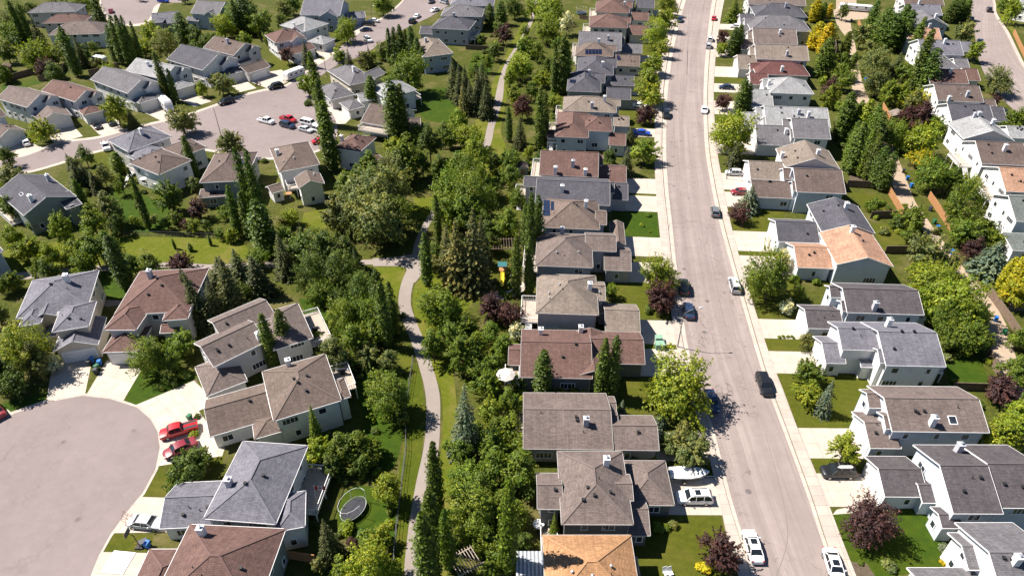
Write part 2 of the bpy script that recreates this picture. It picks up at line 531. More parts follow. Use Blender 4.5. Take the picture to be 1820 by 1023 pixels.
def make_house(name, label, short, group, roof, wall, blocks, chim=(), seed=0, decks=(), solar=(), far=False, frontdoor=True, vents=None, wall2=None, trim=None, sky=(), glazed=False):
    rnd = random.Random(seed * 17 + 5)
    c = blocks[0].pt(blocks[0].w / 2, blocks[0].d / 2, 0)
    root = empty(name, c, 0, label, 'house', group)
    sh = -c
    wb = MB(); rb = MB(); fb = MB()
    for bi, b in enumerate(blocks):
        o = b.oh
        # walls
        x0, x1, y0, y1 = o, b.w - o, o, b.d - o
        def top(x, y): return b.rz(x, y) - .17
        sides = [((x0, y0), (x1, y0)), ((x1, y0), (x1, y1)), ((x1, y1), (x0, y1)), ((x0, y1), (x0, y0))]
        for si, (p, q) in enumerate(sides):
            mid = ((p[0] + q[0]) / 2, (p[1] + q[1]) / 2)
            gable = (b.kind == 'x' and si in (1, 3)) or (b.kind == 'y' and si in (0, 2))
            pts = [b.pt(*p, -.1) + sh, b.pt(*q, -.1) + sh, b.pt(*q, top(*q)) + sh]
            if gable: pts.append(b.pt(*mid, top(*mid)) + sh)
            pts.append(b.pt(*p, top(*p)) + sh)
            L = math.hypot(q[0] - p[0], q[1] - p[1])
            uv = [(0, pts[0].z), (L, pts[1].z), (L, pts[2].z)] + ([(L / 2, pts[3].z)] if gable else []) + [(0, pts[-1].z)]
            wb.poly(pts, uv, 1 if (wall2 and bi in wall2[1]) else 0)
        # roof
        off = rnd.random() * 9
        for fc in b.faces():
            e0, e1 = Vector(fc[0]), Vector(fc[1])
            ed = (e1 - e0).normalized(); up = Vector((-ed.y, ed.x))
            sl = math.sqrt(1 + b.k * b.k)
            pts = [b.pt(x, y, b.rz(x, y)) + sh for x, y in fc]
            uv = [((Vector(q) - e0).dot(ed) + off, (Vector(q) - e0).dot(up) * sl) for q in fc]
            rb.poly(pts, uv, 0)
            rb.poly([p - Vector((0, 0, .16)) for p in pts][::-1], uv[::-1], 1)
        for p, q in b.ridges():
            a = b.pt(*p, b.rz(*p) + .015) + sh; e = b.pt(*q, b.rz(*q) + .015) + sh
            rb.beam(a, e, .28, .05, 2)
        for p, q, out in b.edges():
            ov = (b.ex * out[0] + b.ey * out[1]) * .028
            a = b.pt(*p, b.rz(*p)) + sh + ov; e = b.pt(*q, b.rz(*q)) + sh + ov
            zt, zb = Vector((0, 0, .010)), Vector((0, 0, -.17))
            oo = ov.normalized() * .026
            A = [a - oo + zb, a + oo + zb, a + oo + zt, a - oo + zt]; E = [e - oo + zb, e + oo + zb, e + oo + zt, e - oo + zt]
            for i in range(4):
                j = (i + 1) % 4
                fb.poly([A[i], E[i], E[j], A[j]])
            fb.poly(A); fb.poly(E[::-1])
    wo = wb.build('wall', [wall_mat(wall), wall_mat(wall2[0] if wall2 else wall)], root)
    capm = plain('ridge_caps_' + roof, mul(ROOF[roof], .92), .9)
    ro = rb.build('roof', [roof_mat(roof), M_WHITE, capm], root)
    fb.build('fascia', trim or M_WHITE, root)
    # openings
    for bi, b in enumerate(blocks):
        o = b.oh
        x0, x1, y0, y1 = o, b.w - o, o, b.d - o
        ang = math.atan2(b.ex.y, b.ex.x)
        sides = {'n': ((x0, y0), (x1, y0), 0.0), 'r': ((x1, y0), (x1, y1), math.pi / 2), 'b': ((x1, y1), (x0, y1), math.pi), 'l': ((x0, y1), (x0, y0), -math.pi / 2)}
        for sk, (p, q, a) in sides.items():
            L = math.hypot(q[0] - p[0], q[1] - p[1])
            out = {'n': (0, -1), 'r': (1, 0), 'b': (0, 1), 'l': (-1, 0)}[sk]
            ov = b.ex * out[0] + b.ey * out[1]
            if b.door == sk:
                w = 4.9 if L > 5.6 else (max(2.4, L - 1.0))
                g, f = m_garage(round(w * 2) / 2 if w < 4.9 else 4.9)
                pos = b.pt((p[0] + q[0]) / 2, (p[1] + q[1]) / 2, 0) + sh + ov * .03
                gd = put('garage_door', g, root, pos, ang + a)
                put('door_frame', f, gd)
                continue
            if not b.win: continue
            rows = [(1.55, 1.3)] if b.ze < 4.3 else [(1.5, 1.3), (4.35, 1.2)]
            if b.door and b.ze < 4.3 and sk != 'n': continue
            n = int(L / 3.6) if sk in ('n', 'b') and not far else int(L / 3.2)
            n = max(1, n)
            for ri, (zc, h) in enumerate(rows):
                for i in range(n):
                    if rnd.random() < ((.08 if glazed else .28) if sk == 'n' else .15): continue
                    t = (i + .5 + rnd.uniform(-.15, .15)) / n
                    w = rnd.choice([.9, 1.2, 1.6, 2.4]) if L > 5 else (1.6 if glazed and L > 3 else .9)
                    if far and w < 1.2: w = 1.2
                    if t * L < w / 2 + .3 or (1 - t) * L < w / 2 + .3: continue
                    x, y = p[0] + (q[0] - p[0]) * t, p[1] + (q[1] - p[1]) * t
                    ok = True
                    for dt in (-w / 2, 0, w / 2):
                        tt = t + dt / L
                        pp = b.pt(p[0] + (q[0] - p[0]) * tt, p[1] + (q[1] - p[1]) * tt, 0) + ov * .3
                        if in_other(blocks, b, pp, zc - h / 2 - .2): ok = False
                    if not ok: continue
                    fm, gm = m_window(w, h, far)
                    fo = put('window', fm, root, b.pt(x, y, zc) + sh + ov * .03, ang + a)
                    if gm: put('pane', gm, fo)
    if not far and c.y < 130:
        b = blocks[0]; o = b.oh
        for x, y in ((o - .06, o - .06), (b.w - o + .06, o - .06)):
            zt = b.ze - .1; m = MB(); q = b.pt(x, y, 0) + sh
            m.tube([(q.x, q.y, .1), (q.x, q.y, zt)], [.05, .05], 6); m.build('downpipe', trim or M_WHITE, root)
    def seat(u, v):
        lo, hi = 0.0, 12.0
        best = None
        z = 11.0
        while z > 1.0:
            p = P(u, v, z)
            t = max(b.top(p) for b in blocks)
            if t >= z: best = p; break
            z -= .04
        return best
    for i, (u, v) in enumerate(chim):
        p = seat(u, v)
        if p is None: continue
        cm, fm = m_chimney(0 if (i + seed) % 3 else 1)
        co = put('chimney', cm, root, p + sh + Vector((0, 0, .25)), math.atan2(blocks[0].ex.y, blocks[0].ex.x), (.86, .86, rnd.uniform(.68, .92)))
        put('flue', fm, co)
    nv = vents if vents is not None else (2 if far else rnd.choice([5, 6, 7]))
    tries = 0; vk = rnd.choice([0, 0, 0, 2])
    while nv > 0 and tries < 60:
        tries += 1
        b = rnd.choice(blocks[:2])
        x, y = rnd.uniform(.18, .82) * b.w, rnd.uniform(.18, .5) * b.d
        if b.kind in ('y',) : y = rnd.uniform(.2, .8) * b.d
        p = b.pt(x, y, 0); z = b.rz(x, y)
        if any(k is not b and k.inside(p) and k.top(p) > z - .1 for k in blocks): continue
        kind = vk if rnd.random() < .65 else 1
        put('roof_vent', m_vent(kind), root, b.pt(x, y, z) + sh, math.atan2(b.ex.y, b.ex.x), (.72, .72, .8)); nv -= 1
    for (u, v, sw, sl2) in sky:
        p = seat(u, v)
        if p is None: continue
        b = max(blocks, key=lambda k: k.top(p)); x, y = b.loc(p)
        e = .05
        gx, gy = (b.rz(x + e, y) - b.rz(x - e, y)) / (2 * e), (b.rz(x, y + e) - b.rz(x, y - e)) / (2 * e)
        ax = (b.ex + Vector((0, 0, gx))).normalized(); ay = (b.ey + Vector((0, 0, gy))).normalized(); nn = ax.cross(ay).normalized()
        for nm, k2, zz, mt in (('skylight', 1.0, .06, M_WHITE), ('pane', .8, .09, M_GLASS)):
            m = MB(); q = [p + sh + ax * (sx * sw / 2 * k2) + ay * (sy * sl2 / 2 * k2) + nn * zz for sx, sy in ((-1, -1), (1, -1), (1, 1), (-1, 1))]
            m.poly(q); lo = [a - nn * (zz + .03) for a in q]
            for i in range(4): m.poly([lo[i], lo[(i + 1) % 4], q[(i + 1) % 4], q[i]])
            if nm == 'skylight': so = m.build(nm, mt, root)
            else: m.build(nm, mt, so)
    # solar panels: a grid laid on the near slope between pixel corners
    for (u0, v0, u1, v1, nx, ny) in solar:
        p0, p1, p2 = seat(u0, v1), seat(u1, v1), seat(u0, v0)
        if None in (p0, p1, p2): continue
        m = MB()
        ex = (p1 - p0) / nx; ey = (p2 - p0) / ny; nn = ex.cross(ey).normalized()
        for i in range(nx):
            for j in range(ny):
                a = p0 + ex * (i + .04) + ey * (j + .03) + nn * .1 + sh
                qd = [a, a + ex * .92, a + ex * .92 + ey * .94, a + ey * .94]
                m.poly(qd); lo = [k - nn * .05 for k in qd]
                for s2 in range(4): m.poly([lo[s2], lo[(s2 + 1) % 4], qd[(s2 + 1) % 4], qd[s2]])
        m.build('solar_panel', M_SOLAR, root)
    # decks: (block, side, along0, along1, depth, height)
    for (bi, sk, t0, t1, dep, hz) in decks:
        b = blocks[bi]; o = b.oh
        x0, x1, y0, y1 = o, b.w - o, o, b.d - o
        p, q = {'n': ((x0, y0), (x1, y0)), 'r': ((x1, y0), (x1, y1)), 'b': ((x1, y1), (x0, y1)), 'l': ((x0, y1), (x0, y0))}[sk]
        out = {'n': (0, -1), 'r': (1, 0), 'b': (0, 1), 'l': (-1, 0)}[sk]
        def dp(t, e, z): return b.pt(p[0] + (q[0] - p[0]) * t + out[0] * e, p[1] + (q[1] - p[1]) * t + out[1] * e, z) + sh
        m = MB()
        f = [dp(t0, .02, hz), dp(t1, .02, hz), dp(t1, dep, hz), dp(t0, dep, hz)]
        m.poly(f); m.poly([k - Vector((0, 0, .22)) for k in f][::-1])
        for i in range(4):
            a, e = f[i], f[(i + 1) % 4]
            m.poly([a - Vector((0, 0, .22)), e - Vector((0, 0, .22)), e, a], None, 1)
        for t in (t0, (t0 + t1) / 2, t1):
            k = dp(t, dep - .15, 0); m.box((k.x, k.y, (hz - .2) / 2), (.16, .16, hz - .2), 0, 1)
        dk = m.build('deck', [M_DECK, M_WHITE], root)
        r = MB()
        path = [dp(t0, .1, hz), dp(t0, dep - .06, hz), dp(t1, dep - .06, hz), dp(t1, .1, hz)]
        for a, e in zip(path, path[1:]):
            up = Vector((0, 0, 1.0)); lo = Vector((0, 0, .12))
            r.beam(a + up, e + up, .08, .07); r.beam(a + lo, e + lo, .05, .05)
            n = max(2, int((e - a).length / .3))
            for i in range(n + 1):
                k = a.lerp(e, i / n); r.box((k.x, k.y, hz + .5), (.05, .05, 1.0))
        r.build('railing', M_WHITE, dk)
        # stairs down
        if hz > .5:
            s = MB(); ns = max(2, int(hz / .2))
            for i in range(ns):
                a = dp(t1, dep * .35, 0) ; e = dp(t1, dep * .75, 0)
                dirv = (dp(1.0, 0, 0) - dp(0.0, 0, 0)).normalized()
                z = hz - (i + 1) * hz / (ns + 1)
                cpt = (a + e) / 2 + dirv * (.15 + i * .26)
                s.box((cpt.x, cpt.y, z), ((e - a).length if abs(out[0]) * 0 + 1 else 1, .28, .06), math.atan2((e - a).y, (e - a).x))
            s.build('stairs', M_WHITE, dk)
    HOUSES.append(dict(name=name, short=short, c=c, px=proj((c.x, c.y, 3)), blocks=blocks, r=max(blocks[0].w, blocks[0].d) / 2))
    return root
# ---------------------------------------------------------------- vehicles
def ring_loft(m, secs, mi=0, cap=True):
    for a, b in zip(secs, secs[1:]):
        n = len(a)
        for k in range(n):
            j = (k + 1) % n
            m.poly([a[k], b[k], b[j], a[j]], None, mi)
    if cap:
        m.poly(secs[0], None, mi); m.poly(secs[-1][::-1], None, mi)

def car_section(x, hw, zb, zt, tum=.06):
    """closed section across the car at x: sill, flank, shoulder, deck"""
    pts = [(-hw * .86, zb), (-hw, zb + .18), (-hw, zb + (zt - zb) * .62), (-hw * (1 - tum), zt - .045), (-hw * .72, zt), (0, zt + .03)]
    full = pts + [(-a, b) for a, b in pts[-2::-1]]
    return [(x, a, b) for a, b in full]

_cars = {}
def car_meshes(kind):
    if kind in _cars: return _cars[kind]
    spec = {  # length, width, belt height, roof height, stations (fraction, half width factor, top)
        'sedan': dict(L=4.75, W=1.84, belt=.93, roof=1.44, st=[(0, .74, .62), (.03, .90, .74), (.10, .97, .83), (.24, 1, .93), (.5, 1, .95), (.74, 1, .97), (.86, .98, 1.0), (.96, .92, .97), (1, .80, .80)], g=[(.245, .36), (.86, .70)]),
        'hatch': dict(L=4.35, W=1.80, belt=.95, roof=1.50, st=[(0, .74, .64), (.03, .90, .76), (.10, .97, .85), (.24, 1, .95), (.5, 1, .97), (.78, 1, .99), (.93, .97, 1.0), (1, .85, .85)], g=[(.23, .35), (.965, .84)]),
        'suv': dict(L=4.85, W=1.92, belt=1.08, roof=1.74, st=[(0, .78, .78), (.025, .92, .92), (.10, .98, 1.0), (.25, 1, 1.08), (.5, 1, 1.09), (.8, 1, 1.1), (.95, .98, 1.1), (1, .9, 1.0)], g=[(.235, .345), (.985, .90)]),
        'pickup': dict(L=5.8, W=2.0, belt=1.15, roof=1.88, st=[(0, .8, .85), (.02, .94, 1.02), (.08, .99, 1.1), (.22, 1, 1.15), (.45, 1, 1.16), (.60, 1, 1.16), (.61, 1, 1.14), (.98, 1, 1.14), (1, .97, 1.1)], g=[(.205, .29), (.60, .575)]),
        'van': dict(L=5.1, W=1.98, belt=1.1, roof=1.80, st=[(0, .78, .78), (.025, .92, .9), (.09, .98, .98), (.2, 1, 1.1), (.5, 1, 1.12), (.8, 1, 1.12), (.97, .98, 1.12), (1, .92, 1.05)], g=[(.15, .28), (.985, .94)]),
    }[kind]
    L, W = spec['L'], spec['W']; hw = W / 2
    X = lambda f: L / 2 - f * L          # front at +x
    body = MB()
    secs = []
    for f, k, zt in spec['st']:
        zb = .22 if .04 < f < .96 else .30
        secs.append(car_section(X(f), hw * k, zb, zt))
    ring_loft(body, secs)
    # roof panel and pillars
    (w0, r0), (w1, r1) = spec['g']      # base and roof fractions of windscreen and rear glass
    zb, zr = spec['belt'] - .02, spec['roof']
    rh = hw * .74; bh = hw * .93
    roof = [[(X(r0), -rh * .94, zr - .05), (X(r0), rh * .94, zr - .05)], [(X(r0 + .05), -rh, zr), (X(r0 + .05), rh, zr)], [(X((r0 + r1) / 2), -rh, zr + .03), (X((r0 + r1) / 2), rh, zr + .03)], [(X(r1 - .05), -rh * .98, zr - .01), (X(r1 - .05), rh * .98, zr - .01)], [(X(r1), -rh * .93, zr - .06), (X(r1), rh * .93, zr - .06)]]
    for a, b in zip(roof, roof[1:]):
        body.poly([a[0], b[0], b[1], a[1]])
        for i in (0, 1):
            lo = [(p[0], p[1] * 1.02, p[2] - .07) for p in (a[i], b[i])]
            q = [a[i], b[i], lo[1], lo[0]]
            body.poly(q if i else q[::-1])
    for sy in (-1, 1):
        pil = [((w0, .99), (r0, .97)), ((w1, .99), (r1, .97))]
        mids = {'sedan': [.53], 'hatch': [.52, .74], 'suv': [.50, .72], 'pickup': [.42], 'van': [.42, .66]}[kind]
        for (fa, ka), (fb, kb) in pil:
            body.beam((X(fa), sy * bh * ka, zb), (X(fb), sy * rh * kb, zr - .06), .09, .09)
        for f in mids:
            body.beam((X(f), sy * bh * 1.0, zb), (X(f), sy * rh * 1.01, zr - .05), .06, .1)
        body.box((X(w0 + .06), sy * (hw + .1), zb + .12), (.16, .2, .13))      # mirror
    if kind == 'pickup':
        pass
    g = MB()
    base = [(X(w0), -bh * .9, zb), (X(w0 + .02), -bh, zb), (X(w1 - .02), -bh, zb), (X(w1), -bh * .9, zb), (X(w1), bh * .9, zb), (X(w1 - .02), bh, zb), (X(w0 + .02), bh, zb), (X(w0), bh * .9, zb)]
    tp = [(X(r0), -rh * .9, zr - .07), (X(r0 + .02), -rh, zr - .06), (X(r1 - .02), -rh, zr - .06), (X(r1), -rh * .9, zr - .08), (X(r1), rh * .9, zr - .08), (X(r1 - .02), rh, zr - .06), (X(r0 + .02), rh, zr - .06), (X(r0), rh * .9, zr - .07)]
    ring_loft(g, [base, tp])
    ty = MB(); ty.tube([(0, -.11, 0), (0, .11, 0)], [.33, .33], 18)
    ty2 = MB(); ty2.tube([(0, -.125, 0), (0, .125, 0)], [.21, .21], 14)
    hl = MB(); hl.box((0, 0, 0), (.10, .34, .14))
    tl = MB(); tl.box((0, 0, 0), (.08, .28, .2))
    out = dict(spec=spec, body=body.mesh('body', [M_PAINT], True), glass=g.mesh('windscreen', M_CARGLASS), tyre=ty.mesh('wheel', M_TYRE, True), rim=ty2.mesh('rim', M_RIM), hl=hl.mesh('headlight', M_LAMP), tl=tl.mesh('tail_light', M_TAIL))
    me = out['body']
    bm = bmesh.new(); bm.from_mesh(me); bmesh.ops.remove_doubles(bm, verts=bm.verts, dist=1e-4); bmesh.ops.recalc_face_normals(bm, faces=bm.faces); bm.to_mesh(me); bm.free()
    for p in me.polygons: p.use_smooth = True
    me.set_sharp_from_angle(angle=math.radians(38))
    if kind == 'pickup':
        b = MB(); z = 1.10
        b.box((X(.80), 0, 1.152), (L * .36, W * .80, .012))
        out['bed'] = b.mesh('cargo_bed', M_DARK)
    if kind in ('sedan', 'suv'):
        s = MB(); s.box((X((r0 + r1) / 2 - .06), 0, zr + .035), (.75, .82, .012)); out['sun'] = s.mesh('sunroof', M_CARGLASS)
    if kind == 'suv':
        s = MB()
        for sy in (-1, 1): s.beam((X(r0 + .06), sy * rh * .92, zr + .07), (X(r1 - .06), sy * rh * .92, zr + .07), .05, .05)
        out['rack'] = s.mesh('roof_rack', M_DARK)
    _cars[kind] = out
    return out

def make_car(kind, u, v, u2, v2, color, label, cat='car', group='cars and trucks parked along the streets', z=.03, sun=False, name=None, scale=1.0):
    k = car_meshes(kind)
    p = P(u, v, z + .55); p.z = z
    q = P(u2, v2, z + .55)
    d = q - p
    rz = math.atan2(d.y, d.x)
    root = empty(name or {'sedan': 'parked_car', 'hatch': 'parked_car', 'suv': 'parked_suv', 'pickup': 'pickup_truck', 'van': 'parked_van'}[kind], p, rz, label, cat, group)
    L, W = k['spec']['L'], k['spec']['W']
    root.scale = (scale,) * 3
    put('body', k['body'], root, color=color)
    put('windscreen', k['glass'], root)
    for sx in (.31, -.30):
        for sy in (-1, 1):
            w = put('wheel', k['tyre'], root, (sx * L, sy * (W / 2 - .1), .33))
            put('rim', k['rim'], w)
    for sy in (-1, 1):
        put('headlight', k['hl'], root, (L / 2 - .12, sy * W * .34, .70 if kind != 'pickup' else .92), -sy * -.25)
        put('tail_light', k['tl'], root, (-L / 2 + .06, sy * W * .38, .82 if kind in ('sedan', 'hatch') else 1.0))
    if 'bed' in k: put('cargo_bed', k['bed'], root)
    if sun and 'sun' in k: put('sunroof', k['sun'], root)
    if 'rack' in k: put('roof_rack', k['rack'], root)
    return root
# ---------------------------------------------------------------- trees
def crown_mesh(name, leaves):
    """leaves: list of (pos, normal, size, tone, clump tone); each a bent pair of triangles"""
    v = []; f = []; tone = []
    rnd = random.Random(len(leaves))
    for p, n, s, t, ct in leaves:
        n = n.normalized() if n.length > 1e-6 else Vector((0, 0, 1))
        a = n.orthogonal().normalized(); b = n.cross(a)
        an = rnd.uniform(0, 6.283); ca, sa = math.cos(an), math.sin(an)
        x = a * ca + b * sa; y = b * ca - a * sa
        l, w = s * .62, s * .42
        i = len(v)
        v += [p - x * l, p - y * w + n * s * .10, p + x * l, p + y * w + n * s * .10]
        f += [(i, i + 1, i + 2), (i, i + 2, i + 3)]
        tone += [(t, ct, 0)] * 4
    me = bpy.data.meshes.new(name)
    me.from_pydata([tuple(q) for q in v], [], f)
    at = me.attributes.new('tone', 'FLOAT_VECTOR', 'POINT')
    at.data.foreach_set('vector', [c for t in tone for c in t])
    me.materials.append(M_LEAF)
    me.update()
    return me

def rv(r):
    while True:
        q = Vector((r.uniform(-1, 1), r.uniform(-1, 1), r.uniform(-1, 1)))
        if .02 < q.length < 1: return q.normalized()

def leafy(seed, n=6200, asp=1.0, clumps=34, ls=.092, cone=0.0, low=.0):
    """crown of radius about 1; aspect stretches it upwards; trunk and limbs reach into it"""
    r = random.Random(seed); L = []; C = []
    ph = [(rv(r), r.uniform(0, 6.28), r.uniform(2.2, 4.5)) for _ in range(4)]
    def lobe(d): return 1 + .13 * sum(math.sin(d.dot(a) * f + p) for a, p, f in ph)
    zc = .92 * asp
    for i in range(clumps):
        for _ in range(30):
            d = rv(r)
            if d.z > -.82: break
        k = r.uniform(.58, .80) * lobe(d) if i % 4 else r.uniform(.15, .5)
        taper = 1 - cone * max(0, d.z)
        c = Vector((d.x * k * taper, d.y * k * taper, d.z * k * asp))
        C.append((c, r.uniform(.17, .33) * (1 + .15 * asp), r.random()))
    C.append((Vector((0, 0, -.1)), .42, .5))
    C = [(c, rad * .78, ct) for c, rad, ct in C]
    # feathery sprays running out along the branches
    B = []
    for i in range(int(clumps * 2.6)):
        for _ in range(30):
            d = rv(r)
            if d.z > -.75: break
        R = r.uniform(.80, 1.08) * lobe(d) * (1 - cone * max(0, d.z))
        B.append((Vector((d.x * R, d.y * R, d.z * R * asp)), r.uniform(.10, .17), r.random()))
    wt = [q[1] ** 2 for q in C]
    while len(L) < n:
        if r.random() < .40:
            c, rad, ct = r.choices(C, wt)[0]
            d = rv(r)
            if r.random() < .6 and d.z < 0: d.z = -d.z
            k = rad * (r.uniform(.75, 1.12) if r.random() < .85 else r.uniform(.3, .8))
            p = c + Vector((d.x * k, d.y * k, d.z * k * .85))
        else:
            tip, wd, ct = r.choice(B)
            s = r.uniform(.42, 1.0)
            d = rv(r); k = wd * (1.25 - s * .85) * r.random() ** .5
            p = tip * s + Vector((0, 0, .07 * s * s)) + d * k
        out = (d * .8 + p.normalized() * .6 + Vector((0, 0, .45)) + rv(r) * .62)
        q = p + Vector((0, 0, zc))
        if q.z < .06: continue
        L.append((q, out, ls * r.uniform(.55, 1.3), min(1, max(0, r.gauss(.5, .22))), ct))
    t = MB()
    t.tube([(0, 0, 0), (.012, .0, .3 * asp), (0, .012, .7 * asp), (0, 0, 1.3 * asp)], [.06, .048, .04, .014], 7)
    for c, rad, ct in C[:12]:
        z0 = r.uniform(.3, .7) * asp
        t.tube([(0, 0, z0), (c.x * .5, c.y * .5, (z0 + c.z + zc) / 2 - .02), (c.x, c.y, c.z + zc)], [.03, .02, .007], 5, cap=False)
    return crown_mesh('crown', L), t.mesh('trunk', M_BARK, True), asp

def poplar(seed, n=4600, fingers=7, ls=.021, wide=.085):
    """columnar crown, height 1"""
    r = random.Random(seed); L = []
    F = [(Vector((0, 0)), 1.0, wide * .95, r.random())]
    for i in range(fingers):
        a = 6.283 * i / fingers + r.uniform(-.4, .4); k = wide * r.uniform(.3, .62)
        F.append((Vector((math.cos(a) * k, math.sin(a) * k)), r.uniform(.62, .97), wide * r.uniform(.45, .62), r.random()))
    while len(L) < n:
        c, top, rad, ct = r.choices(F, [2] + [1] * fingers)[0]
        t = r.random() ** .85
        z = .035 + t * (top - .035)
        prof = min(1, (t + .10) / .26) ** .6 * (1 - max(0, (t - .45) / .55) ** 2.5 * .84)
        a = r.uniform(0, 6.283); k = rad * prof * (r.uniform(.75, 1.12) if r.random() < .8 else r.uniform(.2, .8))
        bump = 1 + .22 * math.sin(z * 46 + a * 2 + ct * 6)
        d = Vector((math.cos(a), math.sin(a), 0))
        pull = 1 - .5 * t
        p = Vector((c.x * pull, c.y * pull, z)) + d * k * bump
        L.append((p, d + Vector((0, 0, .55)) + rv(r) * .7, ls * r.uniform(.7, 1.3), min(1, max(0, r.gauss(.5, .22))), ct))
    t = MB(); t.tube([(0, 0, 0), (0, 0, .3), (0, 0, .92)], [.014, .010, .003], 6)
    for q in F[1:5]: t.tube([(0, 0, .06), (q[0].x * .8, q[0].y * .8, .2), (q[0].x * .7, q[0].y * .7, q[1] * .8)], [.007, .005, .002], 5, cap=False)
    return crown_mesh('crown', L), t.mesh('trunk', M_BARK, True)

def spruce(seed, n=5200, wide=.24, ls=.030):
    r = random.Random(seed); L = []
    whorls = 22
    br = []
    for i in range(whorls):
        t = i / (whorls - 1)
        z = .06 + t * .90
        R = wide * (1 - t) ** .88 * r.uniform(.86, 1.1) + .008
        m = max(5, int(13 * (1 - t) + 5))
        a0 = r.uniform(0, 6.283)
        for k in range(m):
            br.append((z, R * r.uniform(.78, 1.12), a0 + 6.283 * k / m + r.uniform(-.15, .15), r.random()))
    wt = [b[1] + .02 for b in br]
    while len(L) < n:
        z, R, a, ct = r.choices(br, wt)[0]
        s = r.random() ** .62
        d = Vector((math.cos(a), math.sin(a), 0)); side = Vector((-d.y, d.x, 0))
        p = d * (R * s) + side * r.uniform(-1, 1) * R * .17 * (1.15 - s) + Vector((0, 0, z - R * .35 * s + R * .16 * s * s + r.uniform(-.008, .008)))
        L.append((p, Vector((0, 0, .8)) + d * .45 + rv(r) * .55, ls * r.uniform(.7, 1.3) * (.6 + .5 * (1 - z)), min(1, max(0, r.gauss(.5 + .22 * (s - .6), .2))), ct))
    t = MB(); t.tube([(0, 0, 0), (0, 0, .5), (0, 0, .97)], [.016, .010, .002], 6)
    return crown_mesh('crown', L), t.mesh('trunk', M_BARK, True)

def shrubby(seed, n=900):
    r = random.Random(seed); L = []
    C = [(Vector((r.uniform(-.5, .5), r.uniform(-.5, .5), r.uniform(.25, .62))), r.uniform(.34, .5), r.random()) for _ in range(7)]
    while len(L) < n:
        c, rad, ct = r.choice(C); d = rv(r)
        p = c + d * rad * r.uniform(.7, 1.08)
        if p.z < .03: continue
        L.append((p, d + Vector((0, 0, .5)) + rv(r) * .7, .17 * r.uniform(.7, 1.3), min(1, max(0, r.gauss(.5, .22))), ct))
    t = MB()
    for c, rad, ct in C: t.tube([(0, 0, 0), (c.x * .5, c.y * .5, c.z * .5), (c.x, c.y, c.z)], [.045, .03, .012], 5, cap=False)
    return crown_mesh('crown', L), t.mesh('stem', M_BARK, True)

LEAFY = [leafy(11), leafy(12, clumps=40), leafy(13, asp=1.15, clumps=30), leafy(14, asp=.85), leafy(15, clumps=44, asp=1.0), leafy(16, asp=.95, clumps=26)]
UPRIGHT = [leafy(17, asp=1.45, cone=.35), leafy(18, asp=1.6, cone=.5, clumps=40), leafy(19, asp=1.35, cone=.2), leafy(20, asp=1.5, cone=.4, clumps=30)]
SMALL = [leafy(31, n=2600, clumps=20, ls=.12), leafy(32, n=2600, clumps=16, asp=1.15, ls=.12), leafy(33, n=2600, clumps=24, asp=1.35, cone=.3, ls=.118)]
BIG = [leafy(21, n=10000, clumps=60, ls=.064), leafy(22, n=10000, clumps=70, asp=.95, ls=.064), leafy(23, n=10000, clumps=54, asp=1.15, ls=.064)]
POPLAR = [poplar(41), poplar(42, fingers=9), poplar(43, wide=.10, fingers=6), poplar(44, fingers=5, wide=.075)]
SPRUCE = [spruce(51), spruce(52, wide=.22), spruce(53, wide=.27)]
SHRUB = [shrubby(61), shrubby(62), shrubby(63)]
LEAFCOL = {'g': (.134, .184, .018), 'l': (.208, .252, .021), 'd': (.098, .136, .021), 'o': (.172, .186, .056), 'p': (.090, .040, .040), 'y': (.48, .38, .015), 'k': (.36, .34, .016), 'w': (.56, .54, .42), 'b': (.145, .185, .135), 'P': (.104, .142, .019), 'S': (.104, .118, .044), 'T': (.165, .160, .056)}
LEAFWORD = {'g': 'mid green', 'l': 'light green', 'd': 'dark green', 'o': 'olive green', 'p': 'purple-leaved', 'y': 'yellow', 'k': 'yellow-green', 'w': 'white-flowering', 'b': 'blue-green', 'P': 'dark green', 'S': 'dark', 'T': 'olive brown'}
TREES = []
_tr = random.Random(99)
def shade(c):
    k = _tr.uniform(.84, 1.18); h = _tr.uniform(-.07, .07)
    return (c[0] * k * (1 + h), c[1] * k, c[2] * k * (1 - h))

